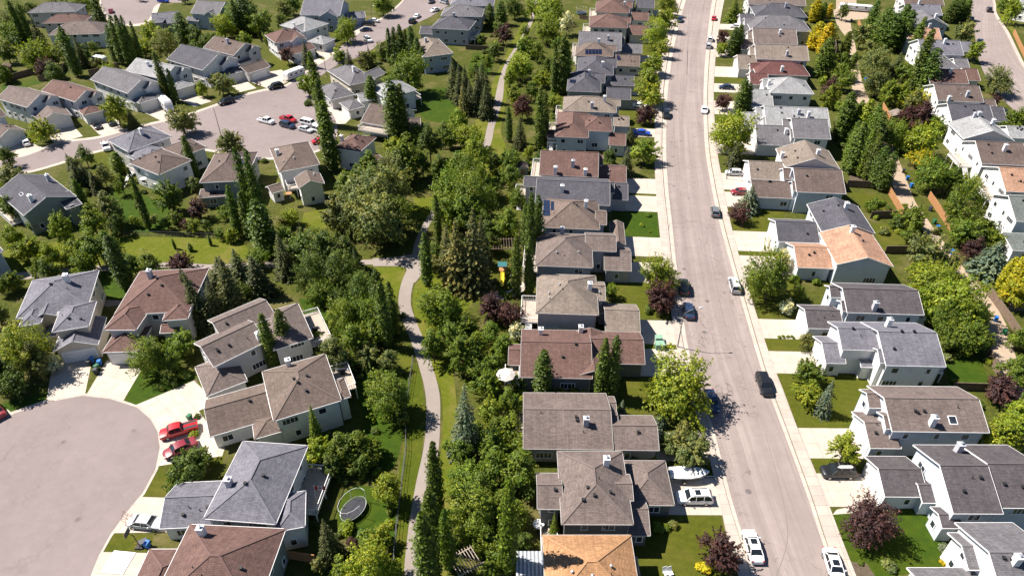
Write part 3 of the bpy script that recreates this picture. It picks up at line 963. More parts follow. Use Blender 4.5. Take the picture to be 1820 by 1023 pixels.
def tree(kind, u, v, w, col, top=None, hf=None):
    """kind R round crown (centre pixel, width), P column / S conifer (base pixel, top v, width), B shrub"""
    if kind in 'RB':
        z = 1.0; asp = 1.0
        for it in range(9):
            c = P(u, v, z); sc = FPX / ((c.y) * CP + (CH - z) * SP)
            rad = w / 2 / sc / 1.05
            if it == 3 and kind == 'R' and rad >= .9:
                up = _tr.random() < (.6 if 560 < u < 960 or u < 240 else .25)
                pool = BIG if rad > (4.2 if v < 480 else 2.9) else (SMALL if rad < 1.7 or v < 110 else (UPRIGHT if up else LEAFY))
                pick = _tr.choice(pool); asp = pick[2]
            z = rad * 1.0 * asp if kind == 'R' else rad * .5
        base = Vector((c.x, c.y, 0))
        if kind == 'B' or rad < .9:
            cm, tm = _tr.choice(SHRUB); s = (rad / .86, rad / .86, rad / .8 * (hf or 1)); nm = 'shrub'; st = 'stem'
        else:
            cm, tm = pick[:2]; s = (rad, rad, rad * 1.08 * (hf or 1)); nm = {'p': 'purple_leaf_tree', 'w': 'flowering_tree', 'y': 'golden_tree', 'd': 'dark_leafy_tree'}.get(col, 'leafy_tree'); st = 'trunk'
        h = 2 * rad
    else:
        base = P(u, v, 0)
        lo, hi = 1.0, 40.0
        for _ in range(40):
            h = (lo + hi) / 2
            if proj((base.x, base.y, h))[1] > top: lo = h
            else: hi = h
        sc = FPX / (base.y * CP + (CH - h * .4) * SP)
        rad = w / 2 / sc
        if kind == 'P':
            cm, tm = _tr.choice(POPLAR); s = (rad / .088, rad / .088, h); nm = 'poplar_tree'
        else:
            cm, tm = _tr.choice(SPRUCE); s = (rad / .195, rad / .195, h); nm = 'spruce_tree'
        st = 'trunk'
    jr = (.8, 1.25) if kind == 'P' else (.9, 1.12); ja = _tr.uniform(*jr); jb = ja * _tr.uniform(.9, 1.1) if kind == 'P' else _tr.uniform(*jr); s = (s[0] * ja, s[1] * jb, s[2])
    root = empty(nm, base, _tr.uniform(0, 6.28), None, 'shrub' if nm == 'shrub' else 'tree', {'leafy_tree': 'leafy trees around the houses', 'dark_leafy_tree': 'dark leafy trees around the houses', 'purple_leaf_tree': 'purple-leaved garden trees', 'flowering_tree': 'white-flowering trees', 'golden_tree': 'yellow-leaved trees', 'poplar_tree': 'columnar poplars', 'spruce_tree': 'conical spruces', 'shrub': 'garden shrubs'}[nm])
    root.rotation_euler = (_tr.uniform(-.035, .035), _tr.uniform(-.035, .035), root.rotation_euler[2])
    put(st, tm, root, scale=s)
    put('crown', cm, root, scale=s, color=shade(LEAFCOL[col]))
    TREES.append(dict(o=root, kind=nm, col=col, h=h, rad=rad, px=(u, v), base=base))
    return root
# ---------------------------------------------------------------- setting
G_BASE = m_grass('yard_ground', (0.071, 0.081, 0.010), (0.042, 0.050, 0.008), (0.143, 0.113, 0.050), 1.3)
G_LAWN = m_grass('lawn_grass', (0.076, 0.082, 0.007), (0.054, 0.067, 0.005), (0.105, 0.094, 0.017), 1.0, True)
G_LUSH = m_grass('lush_lawn_grass', (0.037, 0.069, 0.003), (0.025, 0.052, 0.003), (0.060, 0.074, 0.005), 1.0, True)
G_PATH = m_grass('path_side_grass', (0.069, 0.087, 0.005), (0.047, 0.067, 0.004), (0.109, 0.101, 0.015), 1.2)
G_DRY = m_grass('park_grass', (0.102, 0.116, 0.008), (0.072, 0.091, 0.006), (0.168, 0.139, 0.038), 1.6)
G_MULCH = m_grass('mulch_bed', (0.109, 0.084, 0.059), (0.076, 0.059, 0.042), (0.143, 0.109, 0.076), 2.0)
ROADM = m_road('worn_street_surface', (0.256, 0.210, 0.194), (0.290, 0.239, 0.221), True, True)
CULM = m_road('worn_court_surface', (0.208, 0.170, 0.165), (0.231, 0.189, 0.183), .84)
PATHM = m_road('path_asphalt', (0.244, 0.206, 0.181), (0.269, 0.231, 0.206), False)
ALLEYM = m_road('gravel_alley_surface', (0.336, 0.256, 0.181), (0.370, 0.290, 0.214), False)
WALKM = m_concrete('sidewalk_concrete', (0.395, 0.340, 0.294))
DRIVEM = m_concrete('driveway_concrete', (0.437, 0.382, 0.323), 3.0)
KERBM = m_concrete('kerb_concrete', (0.420, 0.361, 0.311), 2.5)
_zn = [0]

def smooth_line(pts, n=6):
    out = []
    for i in range(len(pts) - 1):
        p0, p1, p2, p3 = pts[max(i - 1, 0)], pts[i], pts[i + 1], pts[min(i + 2, len(pts) - 1)]
        for k in range(n):
            t = k / n
            out.append(p1 * .5 * 2 * 1.0 if False else 0.5 * ((2 * p1) + (p2 - p0) * t + (2 * p0 - 5 * p1 + 4 * p2 - p3) * t * t + (3 * p1 - p0 - 3 * p2 + p3) * t ** 3))
    out.append(pts[-1])
    return out

def strip(name, left, right, mat, z, smooth=True, thick=0.0, label=None):
    """surface between two pixel polylines of equal length"""
    L = [P(*q) for q in left]; R = [P(*q) for q in right]
    if smooth: L, R = smooth_line(L), smooth_line(R)
    m = MB(); s = 0.0
    for i in range(len(L) - 1):
        ds = (L[i + 1] - L[i]).length
        w0, w1 = (R[i] - L[i]).length, (R[i + 1] - L[i + 1]).length
        q = [L[i], R[i], R[i + 1], L[i + 1]]
        q = [Vector((p.x, p.y, z)) for p in q]
        if (q[1] - q[0]).cross(q[2] - q[0]).z < 0: q = q[::-1]; uv = [(0, s + ds), (w1, s + ds), (w0, s), (0, s)]
        else: uv = [(0, s), (w0, s), (w1, s + ds), (0, s + ds)]
        m.poly(q, uv)
        if thick:
            for a, b in ((L[i], L[i + 1]), (R[i], R[i + 1])):
                m.poly([Vector((a.x, a.y, z - thick)), Vector((b.x, b.y, z - thick)), Vector((b.x, b.y, z)), Vector((a.x, a.y, z))], [(0, s), (0, s + ds), (.1, s + ds), (.1, s)])
        s += ds
    o = m.build(name, mat); tag(o, label, None, None, 'structure')
    return o

def area(name, pix, mat, z, smooth=False, label=None):
    pts = [P(*q) for q in pix]
    if smooth:
        n = len(pts); out = []
        for i in range(n):
            p0, p1, p2, p3 = pts[i - 1], pts[i], pts[(i + 1) % n], pts[(i + 2) % n]
            for k in range(5):
                t = k / 5
                out.append(0.5 * ((2 * p1) + (p2 - p0) * t + (2 * p0 - 5 * p1 + 4 * p2 - p3) * t * t + (3 * p1 - p0 - 3 * p2 + p3) * t ** 3))
        pts = out
    _zn[0] += 1
    bm = bmesh.new()
    uvl = bm.loops.layers.uv.new('UVMap')
    f = bm.faces.new([bm.verts.new((p.x, p.y, z + (_zn[0] % 40) * .0001)) for p in pts])
    f.normal_update()
    if f.normal.z < 0: f.normal_flip()
    e = (pts[1] - pts[0]).normalized(); o0 = pts[0]
    for l in f.loops:
        d = l.vert.co - o0; l[uvl].uv = (d.x * e.x + d.y * e.y, -d.x * e.y + d.y * e.x)
    bmesh.ops.triangulate(bm, faces=bm.faces)
    me = bpy.data.meshes.new(name); bm.to_mesh(me); bm.free(); me.materials.append(mat)
    ob = link(bpy.data.objects.new(name, me)); tag(ob, label, None, None, 'structure')
    return ob

# the ground: one sheet to the horizon
g = MB(); g.poly([(-4000, -1500, 0), (4000, -1500, 0), (4000, 6000, 0), (-4000, 6000, 0)])
tag(g.build('ground', G_BASE), None, None, None, 'structure')

# main road and its pavements
RV = [-60, -10, 60, 150, 250, 326, 392, 468, 550, 627, 690, 765, 877, 953, 1023, 1110]
LC = [(-60, 1238), (-10, 1216), (60, 1196), (150, 1181), (250, 1177), (326, 1180), (392, 1187), (468, 1195), (550, 1205), (627, 1218), (690, 1236), (765, 1262), (877, 1291), (953, 1314), (1023, 1335), (1110, 1365)]
RC = [(-60, 1292), (-10, 1275), (50, 1266), (102, 1259), (203, 1256), (250, 1259), (326, 1270), (413, 1289), (510, 1317), (614, 1347), (688, 1370), (763, 1398), (865, 1436), (966, 1469), (1023, 1490), (1120, 1525)]
LO = [(-60, 1225), (-10, 1205), (60, 1185), (150, 1168), (250, 1163), (334, 1165), (425, 1173), (500, 1183), (566, 1194), (640, 1207), (700, 1224), (765, 1247), (860, 1272), (946, 1290), (1023, 1312), (1110, 1340)]
RO = [(-60, 1306), (-10, 1290), (50, 1278), (120, 1269), (218, 1268), (275, 1276), (364, 1291), (443, 1309), (510, 1330), (600, 1356), (660, 1379), (763, 1418), (832, 1448), (915, 1479), (1020, 1520), (1120, 1560)]
def row(tab, d=0): return [(lerp_tab(tab, v) + d, v) for v in RV]
strip('main_road', row(LC), row(RC), ROADM, .02)
strip('sidewalk', row(LO), row(LC, -1), WALKM, .14, thick=.14)
strip('sidewalk', row(RC, 1), row(RO), WALKM, .14, thick=.14)
def kerb_gutter(tab, d0, d1): strip('gutter', row(tab, d0), row(tab, d1), KERBM, .026)
kerb_gutter(LC, 0, 7); kerb_gutter(RC, -7, 0)
# tar-sealed joints and the patched square in the road
def seam(pts, w=.09, name='road_seam'):
    L = smooth_line([P(*p) for p in pts])
    m = MB()
    for a, b in zip(L, L[1:]):
        d = (b - a).normalized(); s = Vector((-d.y, d.x, 0)) * w / 2
        q = [a - s, a + s, b + s, b - s]
        q = [Vector((p.x, p.y, .0275)) for p in q]
        if (q[1] - q[0]).cross(q[2] - q[0]).z < 0: q = q[::-1]
        m.poly(q)
    tag(m.build(name, plain('tar_seal', (.17, .145, .135), .9)), None, None, None, 'structure')
seam([(1203, 250), (1208, 330), (1214, 400), (1222, 470), (1232, 540)])
seam([(1190, 398), (1248, 397), (1252, 437), (1192, 434), (1190, 398)], .12)
seam([(1252, 410), (1268, 480), (1285, 560), (1310, 640), (1330, 700), (1350, 760)])
seam([(1222, 90), (1221, 130), (1224, 20)], .14)
seam([(1225, 130), (1213, 190), (1210, 240)])
seam([(1322, 690), (1372, 698)]); seam([(1360, 770), (1385, 860), (1400, 950), (1380, 1023)])
seam([(1176, 183), (1256, 186)]); seam([(1207, 24), (1270, 26)], .12)
# manhole covers
for u, v in ((1252, 590), (1330, 873), (1257, 535), (1216, 478)):
    c = P(u, v); m = MB(); m.lathe([(.42, 0), (.42, .012), (.36, .02), (0, .02)], n=20)
    tag(m.build('manhole_cover', plain('cast_iron', (.12, .105, .1), .7), loc=(c.x, c.y, .02)), 'round iron manhole cover set flush in the pale main road', 'manhole', 'manhole covers in the main road')

# lower left court
CUL = [(-60, 790), (0, 752), (28, 738), (84, 719), (145, 707), (193, 712), (241, 727), (264, 747), (276, 768), (280, 796), (272, 834), (249, 875), (219, 910), (193, 946), (173, 984), (158, 1023), (150, 1100), (-200, 1120), (-220, 900)]
def grow(pix, d):
    c = (110, 850); out = []
    for u, v in pix:
        r = math.hypot(u - c[0], v - c[1]); k = (r + d) / r
        out.append((c[0] + (u - c[0]) * k, c[1] + (v - c[1]) * k))
    return out
area('kerb', grow(CUL, 9), KERBM, .035)
area('gutter', grow(CUL, 4.5), plain('gutter_line', (.22, .185, .17), .9), .040)
area('court_pavement', grow(CUL, 3.2), CULM, .045)

# footpath through the greenbelt
PL = [(950, -30), (941, 36), (900, 109), (887, 142), (879, 178), (866, 225), (856, 262), (820, 315), (775, 365), (754, 395), (738, 428), (731, 458), (722, 482), (713, 504), (708, 538), (718, 576), (730, 605), (742, 642), (756, 698), (757, 754), (752, 800), (739, 860), (727, 930), (717, 1023), (712, 1110)]
PR = [(957, -30), (948, 36), (906, 109), (897, 142), (893, 178), (879, 225), (870, 262), (835, 318), (790, 368), (766, 395), (754, 428), (748, 470), (748, 485), (736, 500), (730, 538), (742, 576), (754, 605), (766, 642), (781, 698), (782, 754), (779, 800), (767, 860), (756, 930), (747, 1023), (743, 1110)]
strip('footpath', PL, PR, PATHM, .022)
strip('footpath', [(730, 459), (700, 460), (661, 461), (600, 463), (540, 464), (480, 465), (385, 470), (300, 466), (220, 472), (150, 472), (100, 478), (36, 484), (-30, 490)], [(735, 473), (700, 471), (663, 470), (600, 472), (540, 473), (480, 475), (385, 479), (300, 475), (220, 481), (150, 482), (100, 490), (36, 497), (-30, 500)], PATHM, .019)

area('footpath', [(662, 459), (700, 457), (732, 452), (752, 470), (748, 490), (738, 502), (718, 500), (724, 486), (722, 477), (712, 473), (690, 473), (663, 473)], PATHM, .030)
# alley on the right
AL = [(1486, -30), (1486, 10), (1486, 40), (1508, 76), (1512, 122), (1518, 170), (1556, 229), (1578, 298), (1594, 352), (1620, 388), (1656, 425), (1683, 461), (1728, 525), (1750, 580), (1768, 640), (1800, 720)]
AR = [(1520, -30), (1522, 10), (1512, 38), (1520, 80), (1530, 135), (1543, 173), (1576, 235), (1604, 301), (1626, 357), (1645, 385), (1674, 425), (1700, 461), (1756, 525), (1790, 580), (1808, 640), (1850, 720)]
strip('gravel_alley', AL, AR, ALLEYM, .018)
area('gravel_pad', [(1480, 17), (1545, 19), (1543, 34), (1512, 36), (1484, 33)], ALLEYM, .012)
# far right street
strip('side_street', [(1700, -60), (1721, 0), (1731, 51), (1742, 114), (1772, 165), (1802, 196), (1850, 240), (1960, 330), (2150, 480)], [(1745, -60), (1764, 0), (1767, 25), (1787, 58), (1805, 95), (1822, 125), (1880, 190), (2010, 290), (2210, 430)], ROADM, .03)
strip('sidewalk', [(1745, -60), (1764, 0), (1767, 25), (1787, 58), (1805, 95), (1822, 125), (1880, 190)], [(1749, -60), (1768, 0), (1772, 25), (1793, 58), (1811, 95), (1829, 125), (1890, 190)], WALKM, .13, thick=.13)
# upper left crescent
CRES = [(-60, 330), (0, 306), (48, 304), (104, 289), (178, 266), (230, 262), (300, 258), (350, 262), (410, 272), (460, 280), (520, 276), (575, 262), (598, 240), (597, 215), (585, 198), (563, 186), (552, 168), (556, 150), (575, 132), (604, 114), (640, 100), (668, 84), (700, 62), (735, 44), (775, 24), (830, -20), (745, -20), (708, 12), (680, 34), (640, 58), (612, 82), (585, 104), (555, 122), (530, 140), (500, 158), (470, 162), (430, 172), (380, 190), (330, 207), (295, 216), (240, 228), (175, 246), (107, 255), (50, 276), (0, 288), (-60, 310)]
area('kerb', [(u, v + (4 if i < 15 else -4)) for i, (u, v) in enumerate(CRES)], KERBM, .016, True)
area('crescent_street', CRES, CULM, .034, True)
area('kerb', [(185, -10), (192, 38), (262, 44), (285, 8), (292, -10)], KERBM, .016, True)
area('upper_court', [(190, -14), (197, 35), (258, 40), (279, 8), (330, 4), (330, -14)], CULM, .034, True)

# lawns with a look of their own
for nm, mat, px in (
    ('lawn', G_LUSH, [(1085, 375), (1168, 374), (1174, 425), (1112, 422)]),
    ('lawn', G_LUSH, [(745, 165), (800, 158), (816, 200), (812, 216), (770, 216), (745, 200)]),
    ('lawn', G_LUSH, [(185, 345), (230, 338), (300, 370), (300, 405), (230, 412), (200, 380)]),
    ('lawn', G_LUSH, [(1480, 914), (1560, 910), (1640, 905), (1700, 940), (1702, 985), (1640, 1015), (1520, 1023), (1508, 985)]),
    ('lawn', G_LUSH, [(1672, 622), (1745, 640), (1762, 690), (1690, 690)]),
    ('lawn', G_LUSH, [(224, 712), (246, 655), (330, 655), (345, 680), (290, 702), (246, 720)]),
    ('lawn', G_LUSH, [(0, 722), (10, 715), (85, 695), (80, 716), (28, 735)]),
    ('lawn', G_LUSH, [(175, 480), (225, 488), (240, 510), (215, 535), (185, 530)]),
    ('lawn', G_LAWN, [(1128, 912), (1280, 914), (1310, 1040), (1135, 1040)]),
    ('lawn', G_LAWN, [(1098, 672), (1190, 672), (1225, 730), (1110, 735)]),
    ('lawn', G_LAWN, [(1383, 662), (1550, 672), (1555, 700), (1520, 730), (1515, 756), (1414, 756)]),
    ('lawn', G_LAWN, [(1310, 444), (1375, 444), (1378, 460), (1316, 460)]),
    ('lawn', G_LAWN, [(1296, 366), (1395, 370), (1390, 415), (1305, 415)]),
    ('lawn', G_LAWN, [(1337, 490), (1410, 490), (1425, 560), (1352, 566)]),
    ('lawn', G_LAWN, [(1358, 598), (1440, 598), (1450, 623), (1362, 623)]),
    ('lawn', G_LAWN, [(1268, 124), (1335, 124), (1335, 147), (1268, 147)]),
    ('lawn', G_LAWN, [(1270, 180), (1300, 182), (1302, 218), (1270, 218)]),
    ('lawn', G_LAWN, [(1117, 338), (1166, 338), (1166, 352), (1117, 350)]),
    ('lawn', G_LAWN, [(1085, 500), (1180, 504), (1192, 568), (1090, 560)]),
    ('lawn', G_LAWN, [(1120, 606), (1205, 610), (1207, 626), (1122, 624)]),
    ('lawn', G_LAWN, [(1508, 342), (1560, 345), (1590, 380), (1548, 384)]),
    ('lawn', G_LAWN, [(1550, 398), (1600, 398), (1618, 445), (1570, 445)]),
    ('lawn', G_LAWN, [(1440, 812), (1495, 815), (1500, 828), (1446, 832)]),
    ('lawn', G_LAWN, [(250, 880), (283, 826), (310, 860), (315, 884)]),
    ('lawn', G_LAWN, [(196, 947), (272, 950), (270, 978), (184, 978)]),
    ('lawn', G_LAWN, [(380, 805), (400, 800), (395, 830), (370, 830)]),
    ('lawn', G_LUSH, [(600, 905), (625, 865), (680, 870), (700, 900), (700, 960), (620, 965)]),
    ('lawn', G_LUSH, [(620, 665), (700, 650), (728, 690), (700, 830), (660, 800), (640, 720)]),
    ('lawn', G_LUSH, [(530, 530), (600, 535), (610, 590), (560, 600), (545, 560)]),
    ('lawn', G_LAWN, [(870, 470), (905, 470), (905, 515), (870, 515)]),
    ('lawn', G_LUSH, [(0, 152), (60, 140), (75, 148), (10, 166)]),
    ('lawn', G_LAWN, [(175, 92), (205, 86), (205, 100), (178, 104)]),
    ('lawn', G_LAWN, [(478, 100), (520, 104), (545, 122), (505, 132), (480, 120)]),
    ('lawn', G_LAWN, [(565, 98), (600, 92), (590, 112), (560, 112)]),
    ('lawn', G_LAWN, [(596, 62), (640, 68), (625, 85), (600, 88)]),
    ('lawn', G_LUSH, [(840, 95), (880, 93), (872, 130), (830, 130)]),
    ('lawn', G_LAWN, [(155, 275), (190, 262), (196, 300), (165, 305)]),
    ('lawn', G_DRY, [(1765, 10), (1782, 10), (1815, 85), (1830, 120), (1800, 62), (1772, 20)]),
    ('lawn', G_LAWN, [(1140, 30), (1185, 40), (1165, 60), (1140, 55)]),
    ('lawn', G_LAWN, [(1140, 80), (1180, 76), (1165, 110), (1140, 100)]),
    ('lawn', G_LAWN, [(1098, 198), (1160, 200), (1160, 228), (1120, 226)]),
    ('park_grass', G_DRY, [(185, 424), (300, 420), (420, 428), (440, 455), (400, 468), (250, 465), (190, 470)]),
    ('park_grass', G_DRY, [(-20, 452), (130, 425), (180, 420), (182, 472), (60, 476), (-20, 485)]),
    ('park_grass', G_DRY, [(664, 474), (718, 474), (722, 490), (700, 540), (690, 520)]),
    ('park_grass', G_DRY, [(742, 500), (790, 480), (850, 520), (780, 600), (770, 650), (745, 590), (734, 540)]),
    ('park_grass', G_DRY, [(768, 650), (800, 640), (815, 800), (790, 1040), (752, 1040), (784, 800), (785, 700)]),
    ('park_grass', G_PATH, [(705, 620), (742, 650), (752, 700), (754, 760), (715, 1040), (690, 1040), (700, 900), (722, 750), (720, 680)]),
    ('park_grass', G_DRY, [(845, 222), (850, 185), (872, 180), (878, 142), (940, 20), (962, 20), (912, 110), (902, 150), (900, 180), (890, 230), (900, 270), (880, 320), (840, 310), (860, 260)]),
    ('park_grass', G_DRY, [(540, 378), (580, 370), (600, 400), (560, 410), (535, 400)]),
    ('park_grass', G_DRY, [(735, 350), (775, 350), (768, 385), (735, 390)]),
    ('mulch_bed', G_MULCH, [(1490, 995), (1540, 1000), (1560, 1030), (1500, 1030)]),
    ('mulch_bed', G_MULCH, [(965, 690), (1090, 690), (1090, 702), (965, 702)]),
    ('mulch_bed', G_MULCH, [(300, 700), (350, 672), (352, 680), (305, 712)]),
    ('mulch_bed', G_MULCH, [(1510, 310), (1560, 312), (1565, 328), (1510, 326)]),
    ('patio', KERBM, [(850, 520), (900, 518), (930, 500), (935, 512), (905, 530), (850, 532)]),
    ('patio', PATHM, [(168, 532), (222, 534), (222, 541), (190, 545)]),
): area(nm, px, mat, .005, len(px) > 5)

def drive(px, z=.03): area('driveway', px, DRIVEM, z)
for q in (
    [(93, 648), (165, 634), (150, 706), (82, 716)], [(190, 640), (252, 656), (218, 714), (152, 704)],
    [(345, 676), (372, 702), (362, 726), (278, 762), (240, 720)], [(276, 762), (352, 728), (400, 795), (395, 810), (280, 828)],
    [(246, 882), (302, 884), (300, 945), (196, 947), (220, 912)], [(180, 980), (272, 982), (262, 1040), (155, 1040)],
    [(1487, 905), (1520, 898), (1600, 905), (1480, 914)],
    [(-20, 745), (14, 727), (26, 738), (0, 755)], [(562, 196), (590, 190), (628, 206), (614, 220), (582, 222)], [(560, 84), (585, 82), (598, 96), (580, 104), (566, 100)], [(600, 40), (640, 36), (662, 52), (655, 62), (616, 60)], [(466, 130), (500, 124), (520, 140), (486, 160)], [(160, 212), (206, 204), (222, 236), (184, 246)],
    [(1164, 583), (1206, 583), (1206, 606), (1128, 606)],
): drive(q)
# ---------------------------------------------------------------- the houses
GL = "houses along the left side of the main road"
GR = "houses along the right side of the main road"
GF = "houses in the far right row"
GW = "houses around the lower left court"
GU = "houses on the upper left crescent"
GV = "houses between the crescent and the greenbelt"
ORD = ['', 'first', 'second', 'third', 'fourth', 'fifth', 'sixth', 'seventh', 'eighth', 'ninth', 'tenth', 'eleventh', 'twelfth', 'thirteenth', 'fourteenth', 'fifteenth', 'sixteenth', 'seventeenth', 'eighteenth', 'nineteenth', 'twentieth']
def NTH(i): return str(i) + ({1: 'st', 2: 'nd', 3: 'rd'}.get(i if i < 20 else i % 10, 'th'))
def az(v): return lerp_tab(AZ, v)
def LB(A, B, dep, ze, kind, pitch=PITCHK, **k): return Block(A, B, dep, ze, kind, pitch, az(A[1]), **k)
def FB_(A, B, dep, ze, kind, pitch=PITCHK, **k): return Block(A, B, dep, ze, kind, pitch, 6.0, **k)
TRIM_G = plain('grey_fascia', (.46, .44, .42), .5, 0, .4, .05)
FORM = {'h': 'hip', 'x': 'gable', 'y': 'front-gable', 's': 'lean-to'}

def garage_drive(b, tab, side):
    """driveway from the garage door to the pavement edge"""
    out = b.ex if side == 'r' else -b.ex
    xs = b.w - b.oh if side == 'r' else b.oh
    pts = []
    for y in (b.oh + .2, b.d - b.oh - .2):
        p = b.pt(xs, y, 0); q = p.copy()
        for _ in range(200):
            u, v = proj(q)
            lim = lerp_tab(tab, v)
            if (side == 'r' and u > lim + 1) or (side == 'l' and u < lim - 1): break
            q = q + out * .15
        pts.append((p, q))
    m = MB()
    quad = [pts[0][0], pts[0][1], pts[1][1], pts[1][0]]
    _zn[0] += 1
    z = .03 + (_zn[0] % 30) * .0005
    quad = [Vector((p.x, p.y, z)) for p in quad]
    if (quad[1] - quad[0]).cross(quad[2] - quad[0]).z < 0: quad = quad[::-1]
    e = (quad[1] - quad[0]).normalized()
    m.poly(quad, [((p - quad[0]).dot(e), (p - quad[0]).dot(Vector((-e.y, e.x, 0)))) for p in quad])
    tag(m.build('driveway', DRIVEM), None, None, None, 'structure')

def row_house(i, n, roof, wall, blocks, side, chim=(), **k):
    road = 'left' if side == 'L' else 'right'
    label = f"{WALLWORD[wall]} house with {ROOFWORD[roof]} {FORM[blocks[0].kind]} roof, {ORD[i]} from bottom along main road's {road} side"
    short = f"{ROOFWORD[roof]} roofed {NTH(i)} house, road's {road} side"
    far = blocks[0].o.y > 190
    m = blocks[0]
    if side == 'R' and m.kind == 'x' and i in (3, 4, 5, 8, 10, 11):
        blocks = blocks + [sub(m, -1.3, m.d * .52, 5.5, m.d * .42, m.ze - .25, 'x', .62), sub(m, -.5, m.d * .08, 4.5, m.d * .36, m.ze - .3, 'x', .6)]
    if side == 'R' and i in (12, 13, 14, 15, 16): blocks = blocks + [sub(m, -1.0, m.d * .45, 4.5, m.d * .45, m.ze - .3, 'x', .55)]
    if side == 'L' and m.ze > 5 and i not in (2, 5, 6, 7, 1): blocks = blocks + [sub(m, m.w - 3.2, m.d * .5, 4.4, m.d * .42, m.ze - .18, 'x', .5)]
    for b in blocks:
        if b.door in ('r', 'l') and side in 'LR': garage_drive(b, LO if side == 'L' else RO, b.door)
    k.setdefault('trim', TRIM_G if side == 'L' else M_WHITE)
    return make_house('house', label, short, GL if side == 'L' else GR, roof, wall, blocks, chim, seed=i + (0 if side == 'L' else 40), far=far, **k)

n = 18
row_house(1, n, 'or', 'lt', [LB((970, 1088), (1142, 1085), (967, 950), 5.2, 'h'), LB((1085, 1100), (1150, 1100), (1128, 990), 4.4, 'y'), LB((1100, 1120), (1215, 1120), (1190, 1040), 3.0, 'h', door='r')], 'L', [], vents=5)
row_house(2, n, 'tb', 'dk', [LB((998, 931), (1126, 931), (986, 801), 5.6, 'h'), LB((955, 904), (1000, 904), (952, 840), 5.0, 'x'), LB((1112, 897), (1199, 897), (1181, 818), 3.0, 'h', door='r'), LB((1115, 951), (1156, 951), (1140, 880), 2.9, 'x'), LB((1085, 889), (1126, 889), (1110, 842), 5.55, 'x', .4)], 'L', [(1077, 825)], vents=6, decks=[(1, 'n', .0, .95, 4.5, .6)])
row_house(3, n, 'tb', 'tp', [LB((930, 797), (1090, 799), (927, 697), 3.3, 'x', .42), LB((1086, 799), (1172, 801), (1163, 738), 3.1, 'x', door='r'), LB((1045, 742), (1094, 726), (1091, 704), 3.25, 'x'), LB((1040, 770), (1100, 771), (1098, 722), 3.28, 'x', .40)], 'L', [(1041, 754)], vents=6, decks=[(0, 'l', .2, .75, 2.6, .5)])
row_house(4, n, 'rb', 'dk', [LB((925, 670), (1053, 673), (938, 585), 3.6, 'x', .42), LB((1049, 645), (1146, 645), (1138, 590), 3.3, 'x', door='r'), LB((903, 648), (938, 648), (904, 611), 3.3, 'x'), LB((1020, 668), (1090, 668), (1075, 592), 3.5, 'y', .40)], 'L', [(1032, 590), (961, 594)], vents=2, decks=[(2, 'n', -.35, .6, 3.4, 2.2)])
row_house(5, n, 'tn', 'gr', [LB((952, 556), (1064, 560), (952, 486), 5.6, 'h'), LB((1046, 533), (1076, 533), (1076, 501), 5.3, 'x'), LB((1062, 556), (1082, 556), (1080, 536), 3.0, 'x'), LB((1076, 589), (1138, 590), (1131, 541), 3.1, 'x', door='r')], 'L', [(1048, 514)], vents=6, decks=[(0, 'l', .35, .95, 3.2, 2.6)])
row_house(6, n, 'tb', 'gr', [LB((951, 472), (1054, 476), (951, 413), 5.6, 'h'), LB((1040, 445), (1095, 445), (1092, 415), 5.5, 'x'), LB((1074, 480), (1122, 480), (1118, 440), 3.1, 'x', door='r')], 'L', [(999, 416)], vents=3, decks=[(0, 'l', .1, .8, 3, 2.4)])
row_house(7, n, 'wb', 'bl', [LB((962, 404), (1066, 406), (962, 352), 5.4, 'h'), LB((1058, 399), (1078, 399), (1078, 374), 5.2, 'x'), LB((1086, 434), (1112, 434), (1110, 396), 3.1, 'y', door='r')], 'L', [(1041, 369)], vents=4, solar=[(966, 356, 978, 384, 2, 4), (979, 358, 985, 374, 1, 2)], decks=[(0, 'l', .2, .8, 2.5, 2.2)])
row_house(8, n, 'sl', 'gr', [LB((951, 360), (1084, 366), (940, 313), 5.3, 'x', .40), LB((1068, 354), (1116, 355), ('r', 325), 3.1, 'x', door='r'), LB((930, 331), (962, 331), ('r', 314), 5.2, 'x')], 'L', [(999, 340)], vents=2, decks=[(2, 'l', .1, .9, 2.5, 2.4)])
row_house(9, n, 'rb', 'pb', [LB((958, 311), (1063, 311), ('r', 269), 5.4, 'x'), LB((1058, 322), (1113, 322), ('r', 294), 3.1, 'x', door='r')], 'L', [(1018, 296), (987, 308), (1040, 310)], vents=2, decks=[(0, 'l', .05, .95, 2.6, 2.6)])
row_house(10, n, 'rb', 'pb', [LB((986, 243), (1046, 244), ('r', 206), 5.6, 'h'), LB((1032, 232), (1088, 232), ('r', 208), 5.6, 'h'), LB((1082, 258), (1112, 258), ('r', 237), 3.1, 'x', door='r'), LB((971, 244), (992, 244), ('r', 231), 3.2, 'x')], 'L', [], vents=3, decks=[(0, 'l', .1, .8, 2.6, 2.4)])
row_house(11, n, 'tn', 'pb', [LB((1000, 197), (1096, 203), ('r', 171), 5.6, 'h'), LB((1090, 224), (1118, 224), ('r', 206), 3.1, 'x', door='r')], 'L', [(1074, 180), (1052, 192)], decks=[(0, 'l', .1, .8, 2.6, 2.4)])
row_house(12, n, 'sl', 'gn', [LB((1007, 162), (1068, 163), ('r', 131), 5.6, 'h'), LB((1078, 176), (1121, 177), ('r', 156), 3.1, 'x', door='r')], 'L', [(1047, 134)], solar=[(1013, 142, 1024, 148, 4, 1)])
row_house(13, n, 'sl', 'gr', [LB((1025, 132), (1090, 130), ('r', 103), 5.6, 'h'), LB((1086, 152), (1127, 153), ('r', 134), 3.1, 'x', door='r')], 'L', [(1071, 118)])
